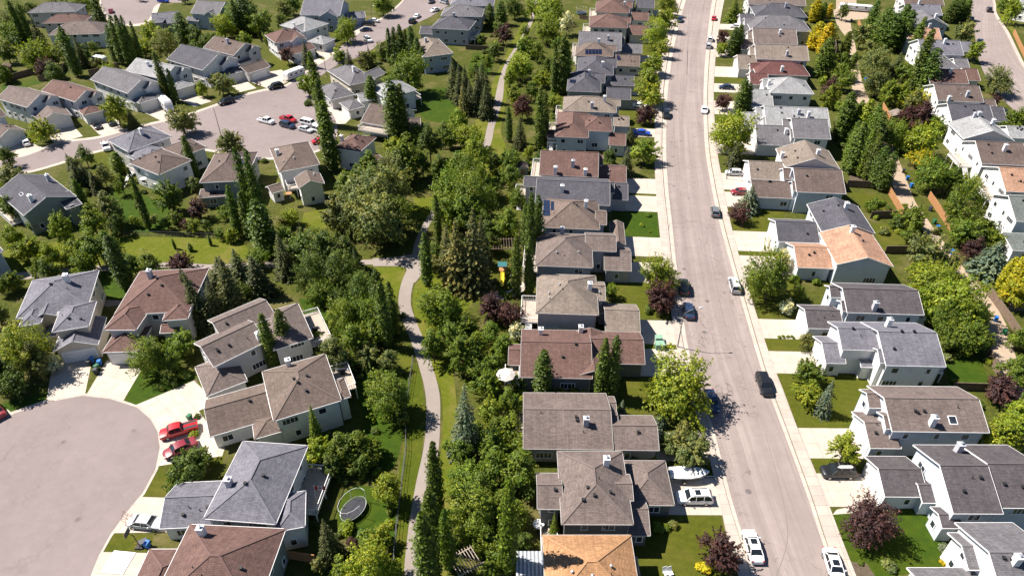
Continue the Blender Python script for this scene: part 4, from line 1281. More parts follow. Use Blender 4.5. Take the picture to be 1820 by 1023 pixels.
row_house(14, n, 'wb', 'lt', [LB((1022, 99), (1090, 102), ('r', 75), 5.6, 'h'), LB((1094, 117), (1137, 118), ('r', 98), 3.1, 'x', door='r')], 'L', [(1064, 78)], solar=[(1040, 88, 1070, 97, 5, 2), (1096, 99, 1104, 108, 2, 2)])
row_house(15, n, 'gy', 'gr', [LB((1027, 88), (1104, 89), ('r', 57), 5.6, 'x'), LB((1100, 94), (1141, 95), ('r', 78), 3.1, 'x', door='r')], 'L', [(1081, 72)], decks=[(0, 'l', .1, .8, 2.6, 2.4)])
row_house(16, n, 'rb', 'lt', [LB((1047, 48), (1116, 50), ('r', 24), 5.6, 'h'), LB((1118, 62), (1153, 62), ('r', 45), 3.1, 'x', door='r')], 'L', [(1102, 28)], decks=[(0, 'l', .1, .9, 2.8, 2.4)])
row_house(17, n, 'rb', 'wh', [LB((1058, 22), (1119, 24), ('r', -2), 5.6, 'h'), LB((1122, 36), (1153, 37), ('r', 22), 3.1, 'x', door='r')], 'L', [(1110, 10)], decks=[(0, 'l', .1, .9, 2.8, 2.4)])
row_house(18, n, 'sl', 'wh', [LB((1064, 1), (1126, 2), ('r', -20), 5.6, 'h'), LB((1130, 14), (1163, 15), ('r', -1), 3.1, 'x', door='r')], 'L')

row_house(1, n, 'gy', 'wh', [LB((1790, 1085), (1905, 1085), (1756, 928), 5.7, 'x'), LB((1722, 1012), (1795, 1012), (1708, 946), 4.6, 'x'), LB((1655, 1095), (1800, 1095), (1637, 1008), 3.1, 'x', door='l')], 'R', [(1803, 1000)], vents=3)
row_house(2, n, 'dt', 'pb', [LB((1695, 912), (1783, 912), (1634, 790), 5.8, 'x'), LB((1780, 902), (1872, 902), (1735, 790), 5.6, 'x'), LB((1573, 882), (1650, 882), (1542, 810), 3.1, 'x', door='l'), LB((1640, 893), (1690, 893), (1655, 845), 3.1, 'x'), LB((1675, 938), (1712, 938), (1665, 900), 3.4, 'x')], 'R', [(1701, 802)], vents=5)
row_house(3, n, 'tb', 'pb', [LB((1586, 766), (1757, 766), (1552, 685), 5.8, 'x'), LB((1547, 796), (1602, 796), (1515, 731), 3.1, 'x', door='l')], 'R', [(1655, 754)], vents=6, sky=[(1693, 746, 1.2, 1.3)], decks=[(0, 'r', .2, .8, 2.6, 2.2)])
row_house(4, n, 'bg', 'wh', [LB((1575, 649), (1680, 649), (1545, 572), 5.8, 'x'), LB((1497, 621), (1566, 622), (1474, 571), 5.7, 'x'), LB((1468, 645), (1504, 646), (1446, 597), 3.1, 'x', door='l'), LB((1531, 652), (1564, 652), (1530, 638), 3.0, 'x')], 'R', [(1577, 580)], vents=5, decks=[(0, 'r', .2, .8, 2.6, 2.2)])
row_house(5, n, 'dt', 'pb', [LB((1506, 555), (1641, 557), (1477, 502), 5.8, 'x'), LB((1436, 583), (1500, 585), (1417, 541), 3.1, 'x', door='l')], 'R', [(1553, 549)], vents=5, decks=[(0, 'r', .2, .8, 2.6, 2.2)])
row_house(6, n, 'pe', 'pb', [LB((1487, 470), (1586, 471), (1460, 413), 5.2, 'y', .36), LB((1417, 475), (1480, 476), ('r', 438), 3.2, 'x', door='l')], 'R', [(1514, 412)], vents=4)
row_house(7, n, 'sl', 'pb', [LB((1460, 411), (1557, 417), (1420, 362), 5.4, 'y', .36), LB((1383, 429), (1457, 431), ('r', 394), 3.1, 'x', door='l')], 'R', [(1503, 370)], vents=4)
row_house(8, n, 'br', 'pb', [LB((1416, 341), (1504, 345), ('r', 300), 5.6, 'x'), LB((1338, 350), (1420, 352), ('r', 322), 3.2, 'x', door='l')], 'R', [(1407, 312)], vents=3)
row_house(9, n, 'tn', 'wh', [LB((1395, 297), (1492, 299), (1376, 264), 5.6, 'y', .40), LB((1334, 318), (1402, 317), ('r', 287), 3.4, 'x', door='l')], 'R', [(1453, 275), (1389, 281)], vents=4)
row_house(10, n, 'gy', 'wh', [LB((1411, 245), (1479, 251), ('r', 211), 5.6, 'x'), LB((1346, 257), (1415, 255), ('r', 223), 3.2, 'x', door='l')], 'R', [(1396, 238)], vents=2)
row_house(11, n, 'lg', 'wh', [LB((1362, 224), (1475, 226), ('r', 190), 5.6, 'x'), LB((1325, 228), (1370, 228), ('r', 200), 3.2, 'x', door='l')], 'R', [(1419, 203), (1436, 209)])
row_house(12, n, 'lg', 'wh', [LB((1369, 165), (1448, 169), ('r', 137), 5.8, 'h'), LB((1328, 188), (1374, 188), ('r', 159), 3.2, 'x', door='l')], 'R', [(1366, 152), (1415, 138)])
row_house(13, n, 'dr', 'lt', [LB((1344, 132), (1438, 132), ('r', 110), 4.2, 'h'), LB((1334, 150), (1366, 150), ('r', 130), 3.1, 'x', door='l')], 'R', [(1389, 127)])
row_house(14, n, 'tn', 'lt', [LB((1344, 105), (1436, 105), ('r', 80), 5.5, 'x'), LB((1312, 122), (1350, 122), ('r', 98), 3.2, 'x', door='l')], 'R', [(1398, 100)])
row_house(15, n, 'tb', 'lt', [LB((1340, 77), (1417, 78), ('r', 51), 5.5, 'x'), LB((1318, 88), (1346, 88), ('r', 70), 3.1, 'x', door='l')], 'R', [(1386, 60)])
row_house(16, n, 'gy', 'gr', [LB((1334, 53), (1440, 53), ('r', 27), 5.6, 'h'), LB((1318, 62), (1345, 62), ('r', 46), 3.1, 'x', door='l')], 'R', [(1402, 24)])
row_house(17, n, 'sl', 'gr', [LB((1342, 28), (1433, 28), ('r', 6), 5.6, 'h'), LB((1316, 40), (1346, 40), ('r', 25), 3.1, 'x', door='l')], 'R', [(1396, 14)])
row_house(18, n, 'tb', 'lt', [LB((1330, 8), (1430, 8), ('r', -12), 5.6, 'x')], 'R')

def far_house(i, roof, wall, blocks, chim=(), **k):
    label = f"{WALLWORD[wall]} house with {ROOFWORD[roof]} {FORM[blocks[0].kind]} roof, {ORD[i]} from bottom in far right row"
    short = f"{ROOFWORD[roof]} roofed {NTH(i)} far right house"
    return make_house('house', label, short, GF, roof, wall, blocks, chim, seed=80 + i, far=blocks[0].o.y > 190, **k)
far_house(1, 'gg', 'wh', [FB_((1806, 393), (1890, 393), ('r', 350), 5.6, 'x'), FB_((1800, 445), (1860, 445), (1787, 420), 3.0, 's', .1)])
far_house(2, 'pe', 'wh', [FB_((1788, 340), (1885, 341), ('r', 299), 5.6, 'x')], decks=[(0, 'l', .1, .9, 2.8, 2.4)])
far_house(3, 'br', 'wh', [FB_((1745, 291), (1835, 298), ('r', 252), 5.6, 'x')], [(1784, 268)], decks=[(0, 'l', .1, .7, 3, 2.7)], vents=3)
far_house(4, 'lg', 'wh', [FB_((1713, 247), (1806, 253), (1697, 219), 5.6, 'y', .42), FB_((1795, 245), (1830, 247), ('r', 224), 3.2, 'x')], [(1731, 209), (1763, 222)], vents=5)
far_house(5, 'sl', 'wh', [FB_((1692, 215), (1766, 216), ('r', 185), 5.6, 'x'), FB_((1760, 216), (1790, 216), ('r', 190), 3.2, 'x')], [(1738, 208)], decks=[(0, 'l', .1, .8, 2.8, 2.4)])
far_house(6, 'br', 'wh', [FB_((1667, 179), (1750, 183), ('r', 151), 5.6, 'x'), FB_((1743, 200), (1774, 200), ('r', 176), 3.1, 'x')], [(1685, 180), (1718, 172)])
far_house(7, 'rb', 'wh', [FB_((1653, 147), (1722, 149), ('r', 123), 5.4, 'x'), FB_((1716, 143), (1742, 143), ('r', 122), 3.1, 'x')], [(1688, 130)])
far_house(8, 'gy', 'wh', [FB_((1660, 121), (1707, 123), ('r', 96), 5.6, 'h'), FB_((1700, 124), (1724, 124), ('r', 104), 3.2, 'x')])
far_house(9, 'bg', 'wh', [FB_((1638, 96), (1713, 98), ('r', 71), 5.6, 'x'), FB_((1708, 92), (1730, 92), ('r', 74), 3.2, 'x')], [(1678, 78)])
far_house(10, 'pe', 'bl', [FB_((1613, 69), (1673, 70), ('r', 49), 5.5, 'x')], [(1651, 50)])
far_house(11, 'gy', 'bl', [FB_((1622, 45), (1690, 49), (1622, 30), 5.4, 'y', .4)], [(1662, 33)])
far_house(12, 'bg', 'gr', [FB_((1612, 26), (1673, 26), ('r', 8), 5.6, 'x')], [(1633, 8)])
far_house(13, 'br', 'lt', [FB_((1608, 8), (1676, 8), ('r', -10), 5.6, 'x')])
make_house('house', "white house beyond the far right street, at the top right corner", "white top right corner house", None, 'lg', 'wh', [Block((1806, 10), (1850, 18), 9, 5.6, 'x')], (), seed=120, far=True)

def front_drive(b, length=9.0):
    m = MB(); _zn[0] += 1
    z = .020 + (_zn[0] % 30) * .0002
    q = [b.pt(b.oh + .2, b.oh, z), b.pt(b.oh + .2, -length, z), b.pt(b.w - b.oh - .2, -length, z), b.pt(b.w - b.oh - .2, b.oh, z)]
    if (q[1] - q[0]).cross(q[2] - q[0]).z < 0: q = q[::-1]
    e = (q[1] - q[0]).normalized()
    m.poly(q, [((p - q[0]).dot(e), (p - q[0]).dot(Vector((-e.y, e.x, 0)))) for p in q])
    tag(m.build('driveway', DRIVEM), None, None, None, 'structure')

def town(i, roof, wall, blocks, label, short, group, chim=(), **k):
    k.setdefault('glazed', i >= 20)
    m = blocks[0]
    if i in (21, 22, 23, 24, 25, 26, 27):
        blocks = blocks + [sub(m, m.w * .48, -1.1, m.w * .5, 4.5, m.ze - .2, 'y', .62), sub(m, .2, -1.7, m.w * .5, 2.2, 2.9, 'x', .4)]
    if i in (28, 29, 31): blocks = blocks + [sub(m, m.w * .5, -1.0, m.w * .45, 4.0, m.ze - .2, 'y', .55)]
    if i >= 20:
        for b in blocks:
            if b.door == 'n': front_drive(b)
    return make_house('house', label, short, group, roof, wall, blocks, chim, seed=130 + i, far=blocks[0].o.y > 175, **k)
# lower left court
town(1, 'bg', 'cr', [Block((28, 566), (156, 545), (43, 500), 5.6, 'h'), Block((92, 590), (158, 579), (102, 545), 5.6, 'h'), Block((33, 580), (72, 574), 5, 5.55, 'h'), Block((60, 566), (100, 560), 5, 5.58, 'y', .5), Block((72, 600), (100, 596), 5, 3.0, 'h'), Block((94, 625), (174, 612), 7.5, 3.1, 'y', door='n')], "cream house with big blue-grey hip roof and gabled double garage facing the court", "cream house by the lower court", GW, [(121, 500)], vents=5)
town(2, 'rb', 'lt', [Block((202, 560), (336, 553), (267, 481), 5.6, 'h'), Block((184, 586), (242, 586), 7, 5.5, 'h'), Block((288, 570), (334, 566), 5, 5.4, 'h'), Block((181, 626), (244, 624), 6.5, 3.1, 'h', door='n'), Block((284, 592), (322, 590), 3, 3.0, 'x')], "pale house with stepped red-brown hip roofs beside the cream house", "red-brown roofed house by lower court", GW, [(269, 494)], vents=4)
town(3, 'tb', 'lt', [Block((380, 652), (474, 606), (340, 612), 5.7, 'x'), Block((395, 602), (490, 560), (376, 566), 5.6, 'x'), Block((486, 622), (557, 600), (512, 543), 5.0, 'h'), Block((367, 704), (440, 676), (334, 656), 3.1, 'h', door='l')], "long pale house with grey-brown gable roof set at an angle by the court", "angled grey-brown house by lower court", GW, [(461, 602)], decks=[(2, 'r', .05, .98, 3.6, 2.4)], vents=5)
town(4, 'wb', 'wh', [Block((486, 748), (607, 711), (450, 664), 5.7, 'h'), Block((373, 776), (484, 743), (358, 712), 3.1, 'x', door='l'), Block((452, 780), (502, 766), 4, 3.0, 'h'), Block((598, 712), (624, 704), 4.5, 5.0, 'h')], "white two-storey house with warm brown hip roof and red pickup outside", "white house by the red pickup", GW, [(514, 650)], decks=[(0, 'r', .45, .98, 3.6, 2.4)], vents=5)
town(5, 'bg', 'wh', [Block((361, 921), (490, 931), (414, 782), 5.7, 'h'), Block((283, 939), (385, 934), (323, 857), 3.1, 'x', door='l'), Block((488, 945), (542, 935), 5.5, 4.9, 'h')], "white house with big blue-grey hip roof between the court and the trampoline", "blue-grey house near the trampoline", GW, [(409, 862)], decks=[(0, 'r', .35, .98, 3.6, 1.6)], vents=6)
town(6, 'rb', 'gn', [Block((262, 1085), (452, 1095), (318, 930), 5.6, 'h'), Block((205, 1105), (310, 1105), (268, 975), 3.1, 'h', door='l'), Block((330, 1110), (390, 1110), 7, 5.5, 'y')], "house with large red-brown hip roof at bottom edge beside white panel driveway", "red-brown house at bottom edge", GW, [(361, 950)], vents=7)
town(7, 'gy', 'bl', [Block((-60, 470), (6, 446), 10, 5.2, 'h')], "grey-blue house wall at the left edge beyond the light green trees", "grey-blue left edge house", GV)
# the big slate house and its neighbours along the crescent
town(8, 'sl', 'gn', [Block((42, 383), (136, 349), (17, 333), 5.3, 'y', .42), Block((118, 372), (146, 362), 6, 4.6, 's')], "grey-green house with charcoal gable roof and skylights left of the round lawn trees", "slate gabled house at left", GV, [(88, 322), (57, 358)], vents=2, sky=[(38, 345, .7, 1.3), (112, 321, .7, 1.3)], decks=[(0, 'l', .0, .5, 2, .5)])
town(9, 'bg', 'lt', [Block((192, 250), (228, 270), (300, 240), 5.6, 'h'), Block((222, 276), (262, 296), 8, 4.4, 'h')], "house with blue-grey hip roof between the crescent and tan-brown house", "blue-grey house below crescent", GV, [(252, 238)])
town(10, 'br', 'wh', [Block((228, 289), (282, 311), (338, 283), 5.8, 'h'), Block((318, 280), (368, 262), 8, 5.0, 'h')], "white two-storey house with dark brown hip roof and white rear deck", "brown house with white deck", GV, [(286, 258)], decks=[(0, 'l', .2, .95, 4.0, 2.6)])
town(11, 'br', 'gn', [Block((354, 325), (436, 321), (370, 274), 5.8, 'h'), Block((353, 352), (404, 348), 3.2, 2.9, 's')], "grey-green house with dark brown hip roof and low porch between two poplars", "dark brown house between poplars", GV, [(430, 291)], vents=5)
town(12, 'wb', 'wh', [Block((496, 306), (569, 292), (480, 264), 5.8, 'h'), Block((530, 335), (577, 326), 5.5, 5.0, 'y'), Block((483, 344), (506, 337), 4, 2.8, 'x')], "white house with brown hip roof and tall gabled sunroom facing the greenbelt", "white house with gabled sunroom", GV, [(494, 276)], vents=4, decks=[(0, 'n', .05, .5, 3.5, 2.5)])
town(13, 'rb', 'wh', [Block((594, 263), (640, 270), (682, 246), 5.8, 'h'), Block((646, 292), (682, 281), 3.5, 3.0, 'h')], "white house with red-brown hip roof beside the tall twin poplars", "red-brown house beside twin poplars", GV, [(608, 252)])
town(14, 'br', 'wh', [Block((640, 217), (702, 227), (668, 185), 3.6, 'x'), Block((700, 226), (748, 223), 5, 4.0, 'x')], "white house with brown roof and railed balcony above the red-brown one", "brown house with railed balcony", GV, decks=[(0, 'n', .05, .95, 3.4, 2.7)])
town(15, 'gy', 'cr', [Block((622, 152), (668, 141), (597, 122), 4.2, 'h'), Block((660, 142), (686, 130), 6, 4.0, 'x')], "cream house with grey hip roof at the end of the crescent", "cream house at crescent end", GV, [(629, 128)])
town(16, 'gy', 'lt', [Block((588, 178), (631, 168), (578, 152), 3.2, 'h'), Block((620, 196), (649, 189), 7, 3.0, 'h', door='l')], "low pale house with two small grey hip roofs beside the twin poplars", "low house beside twin poplars", GV)
town(17, 'lg', 'wh', [Block((684, 174), (741, 160), (668, 152), 5.6, 'h'), Block((640, 181), (684, 174), 6, 3.2, 'x')], "white house with pale grey hip roof next to the lush round lawn", "pale grey house beside lush lawn", GV, decks=[(0, 'r', .1, .9, 2.5, 2.3)])
# upper left crescent, from the left
U = lambda a, b, dep, ze, k, **q: Block(a, b, dep, ze, k, PITCHK, None, **q)
town(20, 'br', 'wh', [U((-45, 222), (12, 205), 9, 5.6, 'x'), U((-4, 248), (45, 231), 6.5, 3.1, 'y', door='n')], "white house with brown roof cut off by the left edge of the crescent", "leftmost brown crescent house", GU)
town(21, 'tb', 'wh', [U((48, 191), (104, 171), (15, 168), 5.6, 'y'), U((70, 219), (128, 205), 6.5, 3.1, 'y', door='n')], "white house with grey-brown roof and gabled garage, second from left on the crescent", "second crescent house", GU, [(81, 158)])
town(22, 'rb', 'wh', [U((133, 181), (182, 164), (102, 152), 5.6, 'y'), U((148, 205), (184, 196), 5, 3.1, 'h', door='n')], "white house with red-brown gable roof above two parked cars on the crescent", "red-brown third crescent house", GU)
town(23, 'gy', 'wh', [U((226, 166), (284, 147), (180, 135), 5.6, 'y'), U((248, 184), (290, 171), 4.5, 3.1, 'h', door='n')], "white house with grey roof and front gable behind the parked motorhome", "grey house behind the motorhome", GU)
town(24, 'lg', 'wh', [U((290, 141), (338, 122), (247, 117), 5.6, 'y'), U((310, 161), (347, 150), 5, 3.0, 'h', door='n')], "white house with pale grey stepped roofs behind a tall poplar on the crescent", "pale grey crescent house", GU, [(264, 118)])
town(25, 'sl', 'wh', [U((360, 125), (422, 104), (323, 97), 5.6, 'y'), U((400, 134), (436, 126), 5, 3.0, 'h', door='n')], "white house with slate gable roof above the dark crescent car", "slate roofed crescent house", GU, [(388, 82)])
town(26, 'br', 'lt', [U((415, 99), (461, 83), (392, 75), 5.6, 'y'), U((440, 131), (481, 118), 6.5, 3.0, 'x', door='n')], "pale house with dark brown roof and garage beside the parked motorcycle", "brown house beside the motorcycle", GU, [(405, 78)])
town(27, 'rb', 'wh', [U((489, 77), (544, 67), (455, 65), 5.6, 'h'), U((518, 98), (562, 86), 6, 3.0, 'x', door='n')], "white house with red-brown hip roof at the bend of the crescent", "red-brown house at crescent bend", GU)
town(28, 'lg', 'wh', [U((497, 45), (543, 56), (563, 37), 5.8, 'h'), U((545, 74), (575, 79), (596, 69), 3.0, 'h', door='r')], "white house with pale grey hip roof and separate garage wing near the lawn tree", "pale house with garage wing", GU, [(523, 48)])
town(29, 'bg', 'bl', [U((533, 27), (604, 28), ('r', -2), 5.8, 'x'), U((620, 33), (650, 31), 6.5, 3.0, 'x')], "blue-grey house with long blue-grey gable roof at the top of the crescent", "long blue-grey top house", GU)
town(30, 'bg', 'gr', [U((270, 44), (318, 40), ('r', 22), 3.4, 'x'), U((268, 41), (288, 40), 5, 4.6, 'h', )], "low grey house with blue-grey roof and corner turret beside the upper court", "turret house by upper court", GU)
town(31, 'gy', 'bl', [U((338, 24), (388, 27), ('r', 2), 5.8, 'x'), U((330, 36), (352, 38), 4, 3.2, 'x')], "light blue two-storey house with grey roof at top of the picture", "light blue house at the top", GU)
town(32, 'tb', 'wh', [U((84, 63), (181, 60), ('r', 37), 5.0, 'h')], "white house with wide grey-brown hip roof in the upper left corner", "wide grey-brown upper left house", GU, [(112, 40)])
town(33, 'rb', 'gr', [U((74, 42), (148, 40), ('r', 25), 5.0, 'h')], "house with red-brown hip roof squeezed behind the wide grey-brown one", "red-brown upper left house", GU, [(92, 28)])
town(34, 'gy', 'lt', [U((48, 23), (134, 21), ('r', 4), 5.6, 'h')], "house with grey hip roof behind the upper left red-brown one", "grey upper left corner house", GU, [(95, 4)])
# top centre, along the greenbelt
GX = "houses between the crescent and the footpath"
town(40, 'tn', 'bl', [U((752, 102), (806, 95), (829, 62), 5.8, 'h'), U((780, 100), (806, 97), 3, 5.0, 'h')], "blue-grey house with tan hip roof and tall bay beside the upper spruces", "tan house beside upper spruces", GX, [(769, 66), (757, 76)])
town(41, 'sl', 'gr', [U((765, 50), (833, 54), ('r', 29), 5.8, 'h'), U((745, 60), (772, 61), ('r', 46), 3.2, 'x')], "grey house with slate hip roof just above the tan roofed one", "slate house above tan one", GX, [(807, 30)], decks=[(0, 'r', .1, .8, 2.4, 2.2)])
town(42, 'gy', 'gr', [U((783, 29), (857, 30), ('r', 9), 5.8, 'h')], "grey house with mid grey hip roof near the top centre", "grey house near top centre", GX, [(797, 12)])
town(43, 'bg', 'gr', [U((800, 10), (877, 11), ('r', -8), 5.8, 'h')], "grey house with blue-grey hip roof at the very top centre", "topmost blue-grey centre house", GX)
# ---------------------------------------------------------------- trees: round crowns (u, v, width, colour), columns and conifers (base u, v, top v, width, colour)
ROUND = [
 # upper left
 (61,100,56,'l'),(15,45,42,'o'),(82,122,34,'p'),(203,193,50,'l'),(74,233,50,'l'),(392,150,46,'o'),(357,157,24,'l'),(323,217,50,'o'),(396,48,48,'l'),(150,10,40,'l'),(415,30,44,'g'),(438,38,46,'g'),(458,44,40,'g'),(20,62,46,'g'),(60,20,30,'d'),(110,72,30,'g'),(256,88,30,'l'),(283,66,30,'l'),(366,75,30,'d'),(344,86,26,'d'),(96,102,30,'g'),(172,112,24,'o'),(226,100,30,'d'),(482,72,28,'g'),(500,40,28,'d'),(440,15,34,'d'),(5,130,26,'g'),(102,130,24,'o'),(268,60,38,'l'),(292,84,46,'o'),(410,255,48,'o'),(112,92,28,'o'),(152,97,30,'d'),(12,95,40,'d'),(350,68,38,'d'),(25,20,40,'o'),(30,75,30,'d'),(130,108,26,'d'),(165,85,20,'g'),(300,60,24,'g'),(15,320,56,'o'),(5,345,40,'l'),(12,280,30,'d'),
 (547,152,44,'l'),(615,55,46,'l'),(679,8,44,'l'),(724,133,80,'g'),(895,62,34,'p'),(878,85,20,'l'),(816,215,42,'l'),(832,245,50,'l'),(763,255,52,'d'),(510,97,28,'p'),(468,40,38,'g'),(480,62,20,'g'),(520,10,36,'g'),(505,18,30,'o'),(680,92,30,'o'),(645,108,24,'p'),(700,110,24,'g'),(662,100,20,'l'),(790,240,36,'g'),(700,262,40,'l'),(800,250,34,'g'),(740,235,30,'g'),(855,70,20,'g'),(560,160,30,'l'),
 # top centre, greenbelt
 (915,15,42,'d'),(976,15,60,'l'),(972,55,50,'l'),(1008,43,36,'w'),(925,120,56,'l'),(963,140,34,'l'),(928,188,40,'p'),(985,183,30,'l'),(955,90,34,'g'),(930,85,36,'g'),(990,80,24,'g'),(945,160,30,'g'),(975,120,28,'g'),(1000,195,20,'g'),(945,15,30,'l'),(900,140,0,'g'),
 (1187,10,42,'l'),(1183,38,38,'l'),(1170,62,44,'l'),(1175,86,32,'l'),(1160,115,48,'l'),(1152,150,50,'l'),(1160,172,44,'l'),(1148,203,40,'p'),(1126,118,24,'p'),(1146,270,58,'l'),(1284,68,26,'p'),(1283,90,22,'l'),(1286,182,32,'p'),(1307,237,88,'l'),(1085,280,28,'d'),(1315,24,16,'g'),
 # right alley
 (1480,58,24,'g'),(1495,115,40,'g'),(1500,142,44,'g'),(1475,157,34,'p'),(1532,62,40,'o'),(1556,108,54,'o'),(1560,148,56,'o'),(1582,165,36,'l'),(1602,167,32,'l'),(1632,178,42,'k'),(1642,203,46,'p'),(1590,240,60,'g'),(1640,252,60,'l'),(1660,225,44,'g'),(1713,60,38,'o'),(1733,92,34,'l'),(1775,145,54,'o'),(1808,215,44,'g'),(1800,18,38,'l'),(1770,178,20,'p'),(1740,20,0,'g'),(1612,205,34,'p'),(1545,85,30,'o'),(1610,130,40,'g'),(1500,20,26,'d'),(1455,20,24,'g'),(1782,10,26,'g'),(1520,105,20,'g'),
 (1553,364,34,'g'),(1622,387,52,'g'),(1596,395,32,'d'),(1617,417,30,'g'),(1650,452,72,'o'),(1660,312,70,'g'),(1638,282,40,'k'),(1705,367,80,'g'),(1715,412,58,'g'),(1755,402,36,'g'),(1728,442,38,'p'),(1655,502,84,'l'),(1690,320,40,'g'),(1740,400,30,'o'),(1560,300,40,'g'),(1540,285,36,'o'),(1720,330,40,'l'),(1690,470,40,'o'),(1735,420,40,'d'),
 (1692,535,112,'l'),(1722,562,84,'l'),(1668,518,72,'l'),(1725,598,72,'g'),(1672,567,62,'g'),(1690,600,56,'g'),(1805,522,52,'k'),(1780,692,62,'p'),(1805,662,52,'g'),(1812,735,54,'l'),(1780,775,66,'l'),(1812,600,40,'g'),(1740,560,50,'l'),(1795,760,50,'l'),(1630,480,40,'l'),
 # left middle
 (183,312,34,'o'),(215,327,30,'g'),(150,277,30,'d'),(130,290,26,'o'),(302,352,54,'g'),(342,327,28,'o'),(350,372,38,'p'),(343,402,28,'l'),(312,389,26,'d'),(241,394,22,'l'),(274,390,20,'o'),(107,407,48,'l'),(165,395,46,'l'),(190,372,48,'o'),(22,420,42,'l'),(48,442,54,'l'),(85,452,40,'l'),(165,442,52,'g'),(195,440,44,'g'),(150,472,50,'g'),(268,472,46,'g'),(320,468,50,'p'),(15,502,52,'g'),(18,367,42,'d'),(412,417,30,'l'),(390,414,22,'g'),(120,455,40,'l'),(90,485,44,'d'),(210,400,34,'d'),(400,380,26,'g'),(235,470,40,'g'),(330,400,24,'p'),(295,395,24,'d'),(60,400,26,'g'),(370,345,22,'g'),(130,440,36,'g'),(365,400,24,'d'),(70,478,36,'g'),(280,430,0,'g'),
 # grove in the middle
 (514,387,32,'l'),(478,442,38,'g'),(540,442,72,'d'),(580,452,72,'d'),(600,492,72,'d'),(550,492,72,'d'),(612,455,56,'d'),(570,520,60,'g'),(505,420,36,'g'),
 (650,350,110,'o'),(690,335,100,'o'),(622,332,64,'g'),(670,392,112,'o'),(600,382,64,'o'),(700,302,72,'o'),(630,375,90,'o'),(705,380,80,'g'),(655,300,50,'g'),
 (720,280,62,'g'),(727,299,30,'o'),(800,342,84,'g'),(835,320,74,'g'),(845,357,84,'g'),(800,372,72,'g'),(840,282,62,'l'),(820,300,60,'g'),(860,335,50,'g'),(825,385,60,'g'),(905,395,46,'g'),(905,312,40,'g'),(882,362,18,'d'),(890,410,40,'g'),(770,470,30,'o'),(775,445,30,'g'),(905,285,48,'g'),(880,290,30,'d'),(865,400,40,'d'),(780,300,40,'g'),(750,290,40,'d'),(920,350,30,'g'),(870,430,36,'d'),(500,395,24,'o'),(455,460,40,'g'),(500,450,30,'g'),
 # street trees
 (1172,487,72,'l'),(1313,380,36,'p'),(1372,492,92,'g'),(1392,462,34,'w'),(1350,500,40,'g'),(1397,548,30,'w'),(1433,605,30,'o'),(1440,662,56,'g'),(1436,700,50,'l'),(1208,687,122,'l'),(1175,530,56,'p'),(1085,520,30,'g'),(1232,802,74,'o'),(1205,790,50,'o'),(1182,785,38,'d'),(1282,985,70,'p'),(1502,797,58,'l'),(1545,922,94,'p'),(1420,520,30,'g'),(1215,770,40,'o'),
 # lower left court
 (35,627,86,'l'),(22,682,62,'d'),(60,640,56,'o'),(95,647,34,'w'),(272,632,66,'g'),(326,612,60,'g'),(300,645,46,'g'),(300,668,30,'d'),(340,830,76,'d'),(318,832,46,'g'),(360,815,40,'g'),(425,522,50,'d'),(0,560,40,'d'),(0,660,60,'d'),
 # greenbelt lower
 (612,562,66,'g'),(650,557,68,'g'),(630,602,62,'g'),(592,627,58,'o'),(652,630,48,'o'),(697,702,82,'g'),(710,737,46,'d'),(672,677,42,'l'),(780,547,94,'g'),(822,582,62,'g'),(770,617,54,'g'),(820,627,62,'g'),(850,652,52,'g'),(865,682,62,'g'),(905,717,52,'g'),(895,617,42,'g'),(868,547,46,'p'),(905,560,56,'p'),(640,520,60,'d'),(600,530,50,'d'),(660,590,60,'g'),(912,722,42,'g'),(800,600,50,'g'),(870,590,40,'g'),(560,600,30,'g'),(615,650,40,'d'),(690,640,40,'o'),(845,615,50,'l'),(790,560,60,'g'),(570,625,30,'o'),(880,650,40,'g'),(915,590,36,'w'),(870,730,50,'l'),(920,680,36,'g'),(640,560,70,'g'),(680,560,50,'d'),
 (567,802,68,'l'),(610,802,58,'g'),(655,802,60,'g'),(686,867,62,'l'),(680,957,46,'l'),(630,970,32,'p'),(660,1002,90,'l'),(830,852,82,'g'),(845,902,92,'g'),(870,792,62,'g'),(880,832,62,'g'),(890,992,62,'g'),(795,790,24,'g'),(920,832,72,'g'),(915,917,52,'g'),(940,872,40,'d'),(530,810,40,'g'),(630,790,50,'g'),(590,830,50,'d'),(640,830,44,'d'),(820,800,50,'g'),(860,955,60,'g'),(835,950,50,'l'),(895,890,50,'g'),(905,760,50,'g'),(880,760,44,'g'),(610,1010,50,'g'),(570,1000,36,'o'),(930,960,36,'d'),(925,790,40,'g'),(850,770,40,'g'),(700,1015,50,'l'),(585,960,30,'g'),(905,960,40,'g'),(860,870,60,'g'),(870,1020,50,'g'),
]
